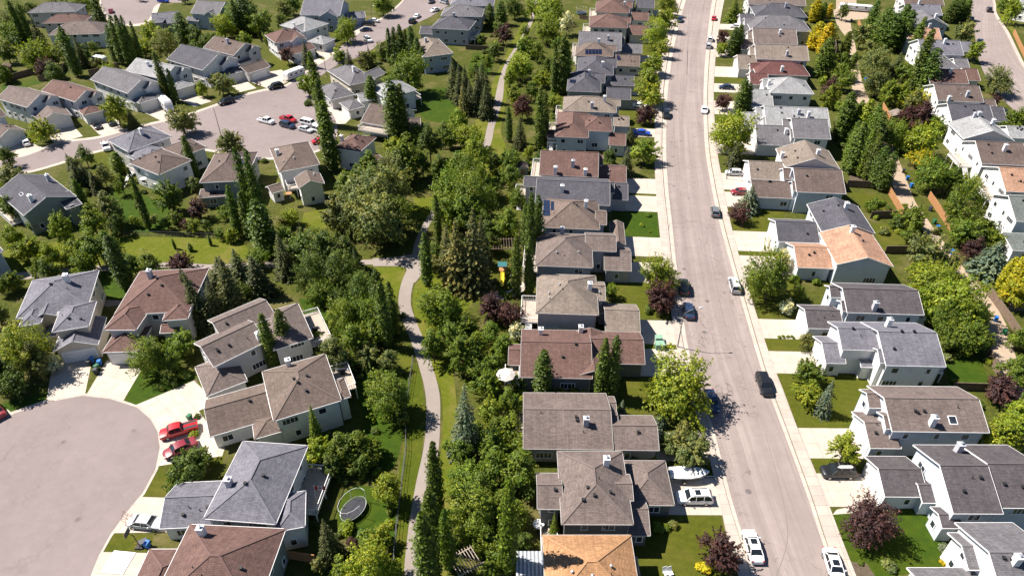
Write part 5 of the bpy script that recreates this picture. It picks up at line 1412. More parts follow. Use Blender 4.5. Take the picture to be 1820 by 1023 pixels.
SHRUBS = [
 (546,183,18,'d'),(995,690,24,'l'),(1020,692,26,'g'),(1042,690,22,'l'),(980,692,18,'g'),(1062,692,18,'g'),(1150,550,22,'d'),(1537,718,12,'g'),(1683,980,30,'b'),(1584,1006,28,'o'),(1250,1010,28,'y'),(1130,814,28,'g'),(1108,812,24,'g'),(1155,812,24,'l'),(345,770,20,'l'),(1675,1000,14,'y'),(1435,575,16,'g'),(1385,598,8,'g'),(1393,598,8,'g'),(1401,598,8,'g'),(1409,598,8,'g'),(1170,935,26,'g'),(1195,930,22,'o'),(1185,938,18,'g'),(1100,455,10,'g'),(350,740,14,'d'),(1475,480,18,'g'),(1530,1000,12,'g'),(720,275,18,'d'),(1155,412,6,'l'),(1152,382,12,'g'),(1142,400,10,'l'),(620,925,0,'g'),(690,930,24,'l'),(695,980,20,'o'),(1560,700,0,'g'),(880,500,14,'g'),(868,480,14,'d'),(330,665,26,'g'),(310,680,22,'d'),(285,690,18,'g'),(1290,900,0,'g'),(1320,285,12,'d'),(500,268,12,'d'),(470,285,14,'d'),(1790,700,24,'g'),(1740,720,20,'g'),(1610,690,0,'g'),(695,905,22,'g'),(560,930,20,'d'),(1480,585,14,'o'),(1505,470,12,'g'),(1450,500,20,'g'),(1410,495,24,'g'),
]
COLS = [
 ('P',50,85,0,18,'P'),('P',62,86,8,16,'P'),('S',78,88,22,20,'S'),('P',140,136,46,18,'P'),('S',152,120,60,22,'S'),('P',188,62,-5,16,'P'),('P',210,112,45,16,'P'),('P',222,115,28,16,'P'),('P',233,118,26,16,'P'),('P',244,119,28,15,'P'),('P',254,116,38,14,'P'),('P',302,180,92,18,'P'),('P',314,182,122,16,'P'),('P',330,80,22,20,'P'),('P',425,65,0,22,'g'),('P',442,62,-8,22,'P'),('P',455,55,8,18,'P'),('S',240,228,190,22,'S'),
 ('S',548,120,68,22,'S'),('P',577,222,90,22,'P'),('P',584,268,140,26,'P'),('P',592,304,180,28,'P'),('P',694,114,50,15,'P'),('P',704,115,48,15,'P'),('P',716,116,44,16,'P'),('P',726,116,52,14,'P'),('P',736,118,46,15,'P'),('P',745,124,66,15,'P'),('P',752,128,84,14,'P'),('S',622,124,84,16,'S'),('S',658,118,80,14,'S'),('P',663,192,134,22,'P'),('P',704,250,140,34,'P'),('P',718,250,150,28,'P'),('S',808,172,98,28,'S'),('S',828,170,112,24,'S'),('S',856,182,104,34,'S'),('S',838,198,140,28,'S'),('S',846,205,150,26,'S'),('S',818,184,108,28,'S'),('S',852,196,116,32,'S'),('S',863,210,140,26,'S'),('S',826,205,140,26,'T'),('P',870,50,6,18,'P'),('P',892,45,2,18,'P'),
 ('P',985,167,85,18,'P'),('P',996,167,62,20,'P'),('P',1006,167,72,18,'P'),('P',958,265,152,22,'P'),('P',967,258,165,18,'P'),('P',905,252,190,14,'P'),('S',924,264,202,24,'S'),('S',1118,256,222,18,'S'),('S',1302,38,-4,30,'g'),('P',1300,100,48,20,'P'),('P',1309,98,44,18,'P'),('P',1312,208,138,24,'P'),('P',1323,206,148,18,'P'),
 ('P',1446,40,-2,22,'y'),('P',1458,38,4,18,'g'),('P',1447,88,38,28,'y'),('P',1457,138,66,30,'P'),('P',1462,98,40,22,'y'),('P',1472,32,6,16,'y'),('P',1500,100,56,18,'P'),('P',1513,122,92,12,'P'),('P',1540,72,0,22,'g'),('P',1560,84,14,28,'P'),('P',1575,90,24,28,'P'),('P',1590,84,8,30,'P'),('P',1602,90,18,26,'P'),('S',1590,134,90,26,'S'),('P',1622,164,52,28,'P'),('P',1640,170,86,32,'P'),('P',1490,250,162,28,'P'),('P',1510,250,178,24,'g'),('P',1523,256,176,24,'l'),('P',1537,264,184,24,'g'),('P',1549,270,198,22,'P'),('P',1505,284,214,22,'g'),('P',1685,40,-2,18,'P'),('P',1698,38,-4,18,'P'),('P',1711,36,-2,18,'P'),('P',1620,100,30,20,'P'),
 ('P',155,376,318,18,'g'),('S',130,302,270,16,'S'),('S',146,338,282,30,'S'),('S',161,337,286,28,'S'),('S',176,342,300,24,'S'),('P',215,308,270,22,'g'),('P',266,408,298,20,'P'),('P',349,314,240,22,'P'),('P',458,412,260,24,'P'),('P',473,420,268,24,'P'),('P',427,420,328,20,'P'),('P',446,424,342,18,'P'),('P',228,510,418,32,'d'),('P',205,470,410,24,'g'),
 ('P',477,446,355,32,'P'),('S',510,490,408,36,'S'),('S',538,432,392,24,'S'),('S',465,524,452,52,'S'),('S',435,514,440,50,'S'),('S',402,510,452,48,'S'),('P',781,436,345,18,'P'),('P',760,508,412,20,'P'),('S',815,512,385,58,'T'),('S',842,512,366,58,'T'),('S',798,480,395,40,'T'),('S',853,472,380,34,'S'),
 ('S',1112,310,256,24,'S'),('P',940,465,343,22,'P'),('P',955,458,348,20,'P'),('P',918,524,416,18,'P'),('P',941,524,420,18,'P'),('P',934,440,360,16,'P'),('S',1303,294,252,24,'S'),('S',1328,374,328,34,'b'),('P',1500,302,226,22,'g'),('P',1512,308,218,24,'P'),('P',1525,314,228,22,'g'),('P',1538,320,238,24,'P'),('P',1553,332,260,24,'P'),('P',1565,338,268,22,'P'),('S',1752,488,428,56,'b'),('P',1776,515,455,26,'k'),('P',1792,524,448,30,'k'),('P',1808,534,455,30,'k'),
 ('S',362,578,475,46,'S'),('S',390,578,498,46,'S'),('S',420,562,452,56,'S'),('S',345,550,470,34,'S'),('P',488,654,560,30,'P'),('P',513,634,548,26,'P'),('P',690,616,498,28,'P'),('P',702,596,503,26,'P'),('P',676,560,480,24,'P'),('S',566,792,718,32,'g'),('S',828,804,678,50,'b'),('P',963,704,622,34,'P'),('P',1066,706,600,28,'P'),('P',1084,706,598,28,'P'),('S',1103,737,708,18,'b'),('S',1173,757,730,22,'b'),('S',1459,734,670,26,'b'),
 ('P',776,910,786,28,'P'),('P',770,962,868,28,'P'),('P',766,1038,912,36,'P'),('P',902,1020,850,46,'g'),('S',592,995,922,40,'S'),('S',985,952,910,20,'g'),('S',1160,560,0,0,'S'),('P',800,1010,900,26,'g'),
 ('S',640,508,436,24,'S'),('S',630,480,420,30,'S'),('S',520,470,420,30,'S'),('S',870,210,170,18,'S'),
]
for u, v, w, c in ROUND:
    if w: tree('R', u, v, w, c)
for u, v, w, c in SHRUBS:
    if w: tree('B', u, v, w, c)
for k, u, v, t, w, c in COLS:
    if w: tree(k, u, v, w, c, t)
# small garden plants along the lots
_gr = random.Random(5)
def clear_of_houses(p, mrg):
    return not any(b.inside(p, mrg) for h in HOUSES for b in h['blocks'])
def garden(n, box, cols, wm=(.7, 1.5)):
    (u0, v0, u1, v1) = box; k = 0; tries = 0
    while k < n and tries < n * 30:
        tries += 1
        u, v = _gr.uniform(u0, u1), _gr.uniform(v0, v1)
        p = P(u, v)
        if not clear_of_houses(p, .6): continue
        if any((t['base'] - p).length < t['rad'] * .6 for t in TREES): continue
        r = _gr.uniform(*wm)
        sc = FPX / (p.y * CP + CH * SP)
        tree('B', u, v, 2 * r * sc, _gr.choice(cols)); k += 1
garden(16, (885, 700, 935, 1000), 'gdll'); garden(16, (870, 430, 945, 690), 'gdlgo'); garden(14, (890, 260, 960, 420), 'gdlg'); garden(12, (960, 60, 1020, 240), 'gdl')
garden(10, (1600, 560, 1760, 720), 'gdlo'); garden(10, (1500, 280, 1620, 470), 'gdlo'); garden(10, (1460, 60, 1500, 260), 'gdl'); garden(8, (1640, 380, 1800, 480), 'gdo')
garden(14, (150, 290, 480, 400), 'gdlg'); garden(10, (560, 560, 720, 700), 'gdlo'); garden(10, (540, 760, 700, 1010), 'gdl'); garden(8, (60, 80, 480, 120), 'gdo')
garden(8, (1590, 90, 1680, 260), 'gdo'); garden(6, (840, 60, 900, 130), 'gdl')
def grove(n, box, cols, wm=(1.6, 3.0)):
    (u0, v0, u1, v1) = box; k = 0; tries = 0
    while k < n and tries < n * 40:
        tries += 1
        u, v = _gr.uniform(u0, u1), _gr.uniform(v0, v1)
        p = P(u, v); r = _gr.uniform(*wm)
        if not clear_of_houses(p, r * .8): continue
        if any((t['base'] - p).length < (t['rad'] + r) * .62 for t in TREES): continue
        sc = FPX / (p.y * CP + CH * SP)
        tree('R', u, v, 2 * r * sc, _gr.choice(cols)); k += 1
grove(14, (-20, 70, 330, 140), 'ggllod'); grove(6, (330, 45, 480, 75), 'gdl'); grove(8, (905, 20, 1000, 330), 'lgl'); grove(5, (960, 60, 1015, 330), 'gd'); grove(6, (60, -10, 330, 30), 'gdo')
grove(6, (590, 95, 740, 125), 'glo'); grove(6, (1460, 60, 1500, 230), 'gl'); grove(8, (1590, 60, 1660, 280), 'godl'); grove(6, (840, 20, 900, 130), 'dg'); grove(5, (1740, 380, 1800, 440), 'gl')
# staked saplings on the park grass
for u, v, t in ((312, 442, 424), (340, 446, 432), (375, 436, 418)):
    tree('P', u, v, 8, 'g', t)

# ---------------------------------------------------------------- vehicles: kind, centre, point towards the front, colour, label
WH, SI, BK, RD, NV, GY, BL, MR = (.78, .78, .78), (.46, .47, .49), (.012, .013, .016), (.42, .015, .02), (.02, .035, .075), (.13, .14, .15), (.02, .07, .42), (.2, .02, .03)
CARS = [
 ('suv',1208,36,1210,60,NV,'dark blue suv parked at the left kerb near the top of the main road'),
 ('sedan',1269,33,1272,10,RD,'small red sedan parked at the right kerb near the top'),
 ('suv',1262,70,1264,50,WH,'white suv parked at the right kerb just behind a silver one'),
 ('suv',1259,82,1260,60,SI,'silver suv parked at the right kerb just in front of a white one'),
 ('sedan',1252,195,1252,215,WH,'white sedan driving along the empty right lane below the silver suv'),
 ('suv',1184,204,1184,225,BK,'black suv parked at the left kerb in the purple tree\'s shade'),
 ('sedan',1291,155,1270,154,NV,'dark blue sedan on a driveway below a small lawn, right side'),
 ('sedan',1308,47,1290,46,WH,'white sedan on a driveway near the top right conifer'),
 ('sedan',1141,236,1165,238,BL,'bright blue sedan on a driveway below the purple tree'),
 ('sedan',1138,188,1160,190,WH,'white sedan half hidden under street trees above the purple tree'),
 ('hatch',1271,376,1268,350,GY,'dark grey hatchback driving up the main road past the purple tree'),
 ('suv',1305,507,1298,480,SI,'silver suv at the right kerb beside the white-flowering tree'),
 ('suv',1215,510,1212,480,BK,'black suv at the left kerb beside the round light green tree'),
 ('sedan',1224,552,1220,525,NV,'dark blue sedan with glinting windscreen at the left kerb below the black suv'),
 ('suv',1358,683,1368,710,BK,'black suv driving down the road beside the lone lawn trees'),
 ('sedan',1264,712,1272,740,NV,'dark sedan parked in the shade of the biggest street tree'),
 ('sedan',1338,970,1329,940,WH,'white sedan with dark glass roof at the left kerb, lower road'),
 ('sedan',1482,1004,1492,1035,WH,'white sedan with sunroof cut by the bottom edge on the right kerb'),
 ('suv',1234,884,1205,884,WH,'white suv with twin dark sunroof panels on a driveway, lower road'),
 ('suv',1490,838,1462,838,BK,'black suv carrying a white roof box on the right driveway'),
 ('hatch',1305,307,1285,306,SI,'silver hatchback on a right side driveway below the blue conifer'),
 ('sedan',1317,341,1296,341,MR,'red sedan on a right side driveway behind the purple tree'),
 ('suv',1758,18,1755,2,BK,'black suv driving on the far right street'),
 ('sedan',1726,34,1722,15,NV,'dark blue sedan parked near the top of the far right street'),
 ('sedan',1742,74,1738,55,NV,'dark blue sedan parked beside the light green tree, far right street'),
 ('suv',1782,202,1800,210,BK,'black suv in the shaded driveway beside the far right street'),
 ('pickup',473,215,500,222,WH,'white pickup parked on the upper left court'),
 ('pickup',512,212,540,220,RD,'red pickup parked behind the white one on the upper left court'),
 ('suv',511,223,540,231,NV,'dark blue suv in front of the red pickup on the upper left court'),
 ('sedan',543,230,570,238,SI,'silver sedan next to the dark blue suv on the upper left court'),
 ('van',549,219,575,225,WH,'white van behind the silver sedan on the upper left court'),
 ('van',570,232,590,238,WH,'white van beside the twin poplars, partly hidden'),
 ('sedan',570,250,590,246,RD,'red sedan half hidden behind the twin poplars'),
 ('suv',490,154,465,160,BK,'black suv on a driveway below the parked travel trailer'),
 ('suv',605,104,585,118,BK,'black suv on the driveway at the crescent end'),
 ('suv',654,71,668,80,WH,'white suv parked beside the lone lawn tree at the crescent top'),
 ('sedan',650,53,630,54,NV,'dark sedan on the upper crescent driveway below the other two'),
 ('suv',655,43,635,42,BK,'black suv on the upper crescent driveway, middle one'),
 ('sedan',664,37,644,35,WH,'white sedan on the upper crescent driveway, behind the black suv'),
 ('suv',733,38,745,28,BK,'black suv parked beside the white sedan on the upper crescent'),
 ('sedan',741,29,752,20,WH,'white sedan parked beside the black suv on the upper crescent'),
 ('sedan',767,3,780,-6,BK,'black sedan at the very top of the upper crescent'),
 ('suv',789,4,775,0,SI,'silver suv at the top edge by the crescent'),
 ('sedan',773,18,760,22,WH,'white sedan on a driveway below the silver suv, top centre'),
 ('suv',402,181,380,188,BK,'black suv parked at the kerb below the slate roofed house'),
 ('sedan',172,223,185,240,BK,'black sedan on the shared driveway of the red-brown roofed house'),
 ('suv',197,217,212,235,BK,'black suv on the shared driveway next to the black sedan'),
 ('hatch',46,253,36,236,WH,'white hatchback parked by the round light green crescent tree'),
 ('pickup',188,260,200,285,WH,'white pickup parked beside the blue-grey roofed house'),
 ('sedan',197,20,196,0,MR,'maroon sedan on the upper left court at the top'),
 ('suv',290,2,310,3,BL,'blue suv at the top edge of the upper court'),
 ('pickup',318,764,280,775,RD,'red pickup with black cargo bed on the lower left court driveway'),
 ('sedan',320,796,285,812,MR,'dark red sedan on the driveway half under a round tree'),
 ('sedan',260,928,290,931,SI,'silver sedan parked on a driveway by the basketball hoop'),
 ('sedan',-8,728,-24,708,MR,'red car cut by the left edge next to the court lawn'),
]
for k, u, v, u2, v2, c, lab in CARS:
    make_car(k, u, v, u2, v2, c, lab, {'pickup': 'pickup truck', 'suv': 'suv', 'van': 'van'}.get(k, 'car'), sun=(k == 'suv' and c == WH) or 'roof' in lab, scale=.93 if k == 'pickup' else 1.0)

def frame(u, v, u2, v2):
    p = P(u, v); q = P(u2, v2)
    return p, math.atan2((q - p).y, (q - p).x)

def trailer(u, v, u2, v2, L, W, H, label, motor=False, name='travel_trailer', cat='trailer'):
    p, rz = frame(u, v, u2, v2)
    root = empty(name, (p.x, p.y, .034), rz, label, cat)
    m = MB()
    secs = []
    for x, k0, k1 in ((-L / 2, .0, .92), (-L / 2 + .15, -.0, 1.0), (L / 2 - .5, 0, 1.0), (L / 2, .25, .80)):
        z0, z1 = .55 + k0, .55 + (H - .55) * k1
        secs.append([(x, -W / 2, z0), (x, W / 2, z0), (x, W / 2, z1 - .15), (x, W / 2 - .2, z1), (x, -W / 2 + .2, z1), (x, -W / 2, z1 - .15)])
    ring_loft(m, secs); m.build('body', plain('trailer_shell', (.76, .76, .75), .4), root, weld=True)
    s = MB()
    for sy in (-1, 1): s.box((0, sy * (W / 2 + .012), 1.15), (L * .92, .02, .22))
    s.build('stripe_panel', plain('grey_stripe', (.25, .28, .33), .5), root)
    for i, x in enumerate((-L * .3, 0, L * .28)):
        for sy in (-1, 1):
            wm = MB(); wm.box((x, sy * (W / 2 + .012), 1.85), (.9, .03, .55)); wm.build('window', M_GLASS, root)
    wm = MB(); wm.box((-L / 2 - .01, 0, 1.9), (.03, W * .6, .6)); wm.build('window', M_GLASS, root)
    
    for x in (-L * .2, L * .22):
        a = MB(); a.box((x, 0, H + .12), (.75, .7, .26), taper=.85); a.build('roof_vent', plain('vent_white', (.66, .66, .65), .5), root)
    car = car_meshes('sedan')
    for x in ((-.45, .45) if not motor else (-L * .3, L * .33)):
        for sy in (-1, 1):
            w = put('wheel', car['tyre'], root, (x, sy * (W / 2 - .1), .34)); put('rim', car['rim'], w)
    if motor:
        c = MB(); ring_loft(c, [[(L / 2 - .1, -W * .45, .5), (L / 2 - .1, W * .45, .5), (L / 2 - .1, W * .45, 1.9), (L / 2 - .1, -W * .45, 1.9)], [(L / 2 + 1.0, -W * .42, .5), (L / 2 + 1.0, W * .42, .5), (L / 2 + .6, W * .4, 1.2), (L / 2 + .6, -W * .4, 1.2)]]); c.build('cab', plain('trailer_shell', (.76, .76, .75)), root)
    else:
        c = MB(); c.beam((L / 2, -.4, .5), (L / 2 + 1.1, 0, .5), .09, .1); c.beam((L / 2, .4, .5), (L / 2 + 1.1, 0, .5), .09, .1); c.tube([(L / 2 + .95, 0, 0.0), (L / 2 + .95, 0, .8)], [.05, .05], 8); c.build('hitch', M_DARK, root)
    return root
trailer(524, 139, 500, 148, 7.2, 2.4, 2.9, 'white travel trailer parked on the crescent driveway above the black suv')
trailer(296, 192, 312, 206, 7.0, 2.4, 3.1, 'white motorhome backed up to the grey roofed house on the crescent', True, 'motorhome', 'motorhome')
trailer(1520, 20, 1545, 22, 13.0, 2.5, 2.6, 'long white trailer parked across the top of the gravel alley', False)
trailer(180, 112, 195, 114, 4.5, 2.1, 2.4, 'small white camper trailer in the garden left of the poplar clump')

# white boat on its trailer in the shaded driveway
p, rz = frame(1222, 850, 1250, 850)
rt = empty('motor_boat', (p.x, p.y, .03), rz, 'white motor boat on a trailer in a driveway under the olive tree', 'boat')
m = MB(); secs = []
for x, hw, zb, zt in ((-2.7, .95, .75, 1.35), (-1.5, 1.05, .62, 1.38), (0, 1.08, .58, 1.42), (1.4, .85, .65, 1.5), (2.3, .42, .9, 1.58), (2.8, .04, 1.3, 1.62)):
    secs.append([(x, 0, zb), (x, hw * .72, zb + .22), (x, hw, zt), (x, hw * .8, zt + .02), (x, 0, zt - .02 + (.1 if x > .8 else -.25)), (x, -hw * .8, zt + .02), (x, -hw, zt), (x, -hw * .72, zb + .22)])
ring_loft(m, secs); m.build('hull', plain('boat_gelcoat', (.76, .76, .76), .25), rt, weld=True)
m = MB(); ring_loft(m, [[(.75, -.7, 1.42), (.75, .7, 1.42), (.55, .7, 1.42), (.55, -.7, 1.42)], [(.45, -.6, 1.85), (.45, .6, 1.85), (.40, .6, 1.85), (.40, -.6, 1.85)]]); m.build('windscreen', M_CARGLASS, rt)
m = MB(); m.box((-2.95, 0, 1.2), (.4, .45, .8), taper=.8); m.build('outboard_motor', M_DARK, rt)
m = MB()
for sy in (-1, 1): m.beam((-2.4, sy * .75, .5), (2.2, sy * .2, .5), .1, .12)
m.beam((2.2, 0, .5), (3.6, 0, .5), .1, .1); m.build('trailer_frame', M_METAL, rt)
for sy in (-1, 1):
    w = put('wheel', car_meshes('sedan')['tyre'], rt, (-.7, sy * 1.0, .33)); put('rim', car_meshes('sedan')['rim'], w)

# roof box with rails on the black suv
p, rz = frame(1490, 838, 1462, 838)
p = P(1490, 838, .58); rt = empty('roof_box', (p.x, p.y, 1.87), rz, 'long white roof box strapped on top of the black driveway suv', 'roof box')
m = MB(); m.tube([(-1.55, .35, .2), (-1.3, .35, .2), (.2, .35, .2), (.6, .35, .17)], [.08, .24, .24, .06], 12); m.build('shell', M_WHITE, rt, smooth=True)
m = MB()
for x in (-1.1, .1): m.beam((x, -.75, -.04), (x, .75, -.04), .05, .05)
m.build('crossbar', M_METAL, rt)

# motorcycle
p, rz = frame(459, 152, 470, 148)
rt = empty('motorcycle', (p.x, p.y, .034), rz, 'motorcycle standing on the paved strip left of the black suv', 'motorcycle')
for x in (-.7, .72):
    m = MB(); m.lathe([(.33, -.06), (.33, .06), (.2, .06), (.2, -.06), (.33, -.06)], n=16)
    w = m.build('wheel', M_TYRE, rt); w.rotation_euler = (math.pi / 2, 0, 0); w.location = (x, 0, .33)
m = MB(); m.tube([(-.5, 0, .55), (0, 0, .6), (.35, 0, .95), (.72, 0, .33)], [.14, .2, .12, .04], 8); m.build('body', plain('moto_red', (.25, .02, .02), .3), rt)
m = MB(); m.box((-.3, 0, .85), (.7, .26, .12)); m.build('saddle', M_DARK, rt)
m = MB(); m.beam((.42, -.38, 1.05), (.42, .38, 1.05), .05, .05); m.build('handlebar', M_METAL, rt)

# ---------------------------------------------------------------- bins
def bin_meshes():
    b = MB(); ring_loft(b, [[(-.24, -.27, .08), (.24, -.27, .08), (.24, .27, .08), (-.24, .27, .08)], [(-.30, -.34, 1.0), (.30, -.34, 1.0), (.30, .36, 1.0), (-.30, .36, 1.0)]])
    l = MB(); l.box((0, .01, 1.04), (.64, .76, .07), taper=.9); l.beam((-.28, .42, 1.0), (.28, .42, 1.0), .05, .05)
    w = MB(); w.tube([(-.31, .25, .12), (.31, .25, .12)], [.12, .12], 10)
    return b, l, w
_b, _l, _w = bin_meshes()
BINM = {}
for k, mt in (('blue', M_BLUEBIN), ('green', M_GREENBIN), ('black', M_BLACKBIN)):
    BINM[k] = (_b.mesh('bin_body', mt, weld=True), _l.mesh('lid', mt))
_wm = _w.mesh('wheels', M_DARK)
def wheelie(u, v, k, label, rz=0.0, z=.03):
    p = P(u, v, .5)
    r = empty('wheelie_bin', (p.x, p.y, z), rz, label, 'bin', 'wheelie bins put out by the drives and the alley')
    put('bin_body', BINM[k][0], r); put('lid', BINM[k][1], r); put('axle', _wm, r)
for u, v, k, lab in (
 (163, 640, 'blue', 'blue wheelie bin beside the cream garage, nearest the garage door'), (159, 645, 'black', 'dark wheelie bin beside the cream garage next to the blue one'),
 (177, 645, 'blue', 'bright blue wheelie bin between the two court driveways'), (172, 653, 'green', 'green wheelie bin between the two court driveways'), (170, 660, 'black', 'dark wheelie bin lowest between the two court driveways'),
 (1513, 37, 'green', 'green wheelie bin at the top of the gravel alley'), (1515, 57, 'green', 'green wheelie bin beside the pale fence near the alley top'), (1485, 51, 'blue', 'blue wheelie bin on the left side of the alley top'),
 (1530, 116, 'blue', 'blue wheelie bin right of the alley below the poplars'), (1538, 142, 'blue', 'blue wheelie bin right of the alley by the olive trees'), (1566, 228, 'blue', 'blue wheelie bin right of the alley near the brown shed'), (1565, 222, 'green', 'green wheelie bin right of the alley near the brown shed'),
 (1580, 327, 'blue', 'blue wheelie bin left of the alley at the brown fence corner'), (1578, 322, 'blue', 'blue wheelie bin behind another at the brown fence corner'), (1606, 304, 'black', 'dark wheelie bin at the top of three right of the alley'), (1613, 317, 'blue', 'blue wheelie bin in the middle of three right of the alley'), (1620, 330, 'blue', 'blue wheelie bin lowest of three right of the alley'),
 (1654, 371, 'black', 'dark wheelie bin alone against the orange lit fence'), (1661, 394, 'green', 'green wheelie bin against the orange lit fence'), (1667, 405, 'blue', 'blue wheelie bin against the orange lit fence below the green one'), (1692, 448, 'blue', 'blue wheelie bin at the lower end of the orange lit fence'),
 (1770, 567, 'blue', 'blue wheelie bin in the alley beside the big light green tree'), (1786, 590, 'green', 'green wheelie bin alone in the lower alley'),
 (262, 968, 'blue', 'blue wheelie bin beside the basketball hoop base'), (337, 742, 'green', 'green wheelie bin behind the red pickup'),
): wheelie(u, v, k, lab, random.uniform(-.5, .5))

# ---------------------------------------------------------------- fences: pixel polylines on the ground
def fence(px, mat, h, label, style='board', name='wooden_fence'):
    pts = [P(*q) for q in px]
    root = empty(name, pts[0], 0, label, 'fence')
    sh = -pts[0]
    b = MB(); pw = .1 if style == 'board' else .05
    po = MB(); po.box((0, 0, h / 2), (pw, pw, h + .08)); pm = po.mesh('post', mat)
    for si, (a, e) in enumerate(zip(pts, pts[1:])):
        a = a + sh; e = e + sh; L = (e - a).length; d = (e - a).normalized()
        n = max(1, round(L / 2.4))
        for i in range(1 if si else 0, n + 1): put('post', pm, root, a.lerp(e, i / n))
        if style == 'board':
            s = Vector((-d.y, d.x, 0)) * .03
            m = max(1, int(L / .15))
            for i in range(m):
                p = a.lerp(e, (i + .04) / m); q = a.lerp(e, (i + .96) / m)
                hh = h + random.uniform(-.02, .02)
                b.poly([p + s, q + s, q + s + Vector((0, 0, hh)), p + s + Vector((0, 0, hh))]); b.poly([q - s, p - s, p - s + Vector((0, 0, hh)), q - s + Vector((0, 0, hh))])
                b.poly([p + s + Vector((0, 0, hh)), q + s + Vector((0, 0, hh)), q - s + Vector((0, 0, hh)), p - s + Vector((0, 0, hh))])
            b.beam(a + Vector((0, 0, h + .03)), e + Vector((0, 0, h + .03)), .12, .05)
        else:
            for z in (.1, h * .5, h): b.beam(a + Vector((0, 0, z)), e + Vector((0, 0, z)), .035, .035)
            m = max(1, int(L / .35))
            for i in range(m): p = a.lerp(e, (i + .5) / m); b.box((p.x, p.y, h / 2), (.02, .02, h))
    b.build('fence_panel', mat, root)
FENCES = [
 ([(1576, 340), (1602, 384)], M_WOODO, 1.8, 'orange lit wooden fence facing left along the alley'),
 ([(1649, 352), (1692, 416)], M_WOODO, 1.8, 'long orange wooden fence along the right edge of the alley'),
 ([(1504, 332), (1573, 336)], M_WOODG, 1.8, 'dark brown fence crossing the yard above the small alley lawn'),
 ([(1546, 388), (1592, 387)], M_WOODG, 1.8, 'dark brown fence between the two small alley lawns'),
 ([(1572, 450), (1622, 450)], M_WOODG, 1.8, 'dark brown fence below the second alley lawn'),
 ([(1752, 520), (1790, 572), (1835, 640)], M_WOODG, 1.8, 'weathered fence along the lower alley right side'),
 ([(1752, 632), (1772, 668)], M_WOODG, 1.8, 'short weathered fence at the lower alley left edge'),
 ([(-10, 150), (62, 131)], M_WOODG, 1.8, 'tall grey board fence behind the upper left lawn'),
 ([(70, 145), (105, 140), (118, 120)], M_WOODG, 1.8, 'board fence behind the second crescent house'),
 ([(165, 88), (178, 76), (200, 75)], M_WOODG, 1.8, 'pale board fence left of the poplar clump'),
 ([(160, 135), (212, 121)], M_WOODG, 1.8, 'dark board fence behind the crescent below the camper trailer'),
 ([(828, 88), (896, 92)], M_WOODG, 1.6, 'dark board fence behind the tan roofed house'),
 ([(500, 990), (562, 1000)], M_WOODO, 1.8, 'tan board fence beside the bottom left red-brown roof'),
 ([(1482, 70), (1486, 104)], M_WOODG, 1.7, 'weathered fence along the upper alley left side'),
 ([(1524, 42), (1532, 60)], M_WOODO, 1.7, 'pale board fence along the upper alley right side'),
 ([(1567, 192), (1580, 216)], M_WOODO, 1.8, 'reddish fence beside the brown garden shed'),
 ([(1030, 34), (1045, 36)], M_WOODG, 1.6, 'short fence below the blue trampoline'),
 ([(1690, 692), (1752, 694)], M_WOODG, 1.6, 'dark fence behind the purple tree, lower right'),
 ([(1800, 60), (1830, 125)], M_WOODO, 1.7, 'orange fence beyond the far right street'),
 ([(860, 385), (868, 450), (858, 520)], M_WOODG, 1.2, 'low weathered fence along the greenbelt beside the playset'),
 ([(1790, 552), (1830, 552)], M_WOODG, 1.7, 'dark fence at right edge beyond the alley'),
]
for px, mt, h, lab in FENCES: fence(px, mt, h, lab)
fence([(735, 640), (722, 720), (722, 800), (712, 880), (703, 960), (698, 1040)], M_POLE, 1.2, 'black wire fence running along the left of the lower footpath', 'wire', 'wire_fence')
fence([(210, 418), (300, 420), (400, 424)], M_POLE, 1.2, 'black wire fence between the gardens and the park grass', 'wire', 'wire_fence')

# ---------------------------------------------------------------- street lamps
def lamp(u, v, u2, v2, label, h=7.4):
    p, rz = frame(u, v, u2, v2)
    r = empty('street_lamp', p, rz, label, 'street lamp', 'street lamps')
    m = MB(); m.tube([(0, 0, 0), (0, 0, h * .5), (0, 0, h)], [.11, .085, .06], 10); m.build('pole', M_POLE, r, smooth=True)
    m = MB(); m.tube([(0, 0, h - .1), (.5, 0, h + .55), (1.4, 0, h + 1.0), (2.5, 0, h + 1.15)], [.055, .05, .045, .04], 8); m.build('arm', M_POLE, r, smooth=True)
    m = MB(); m.tube([(2.4, 0, h + 1.15), (2.6, 0, h + 1.18), (3.0, 0, h + 1.16), (3.15, 0, h + 1.13)], [.05, .15, .15, .04], 10); m.build('lamp_head', plain('lamp_housing', (.6, .6, .6), .4), r)
    m = MB(); m.tube([(0, 0, 0), (0, 0, .25)], [.24, .2], 10); m.build('base', KERBM, r)
lamp(1204, 617, 1260, 612, 'tall grey street lamp on the left pavement above the biggest street tree')
lamp(393, 241, 389, 262, 'thin street lamp at the inner edge of the upper left court')
lamp(581, 137, 560, 130, 'street lamp beside the light green tree at the crescent bend', 6.6)
lamp(663, 48, 675, 55, 'street lamp beside the driveway cars on the upper crescent')
lamp(1291, 318, 1270, 315, 'street lamp on the right pavement beside the conifer')

# ---------------------------------------------------------------- garden and street things
def simple(name, loc, rz, label, cat): return empty(name, loc, rz, label, cat)
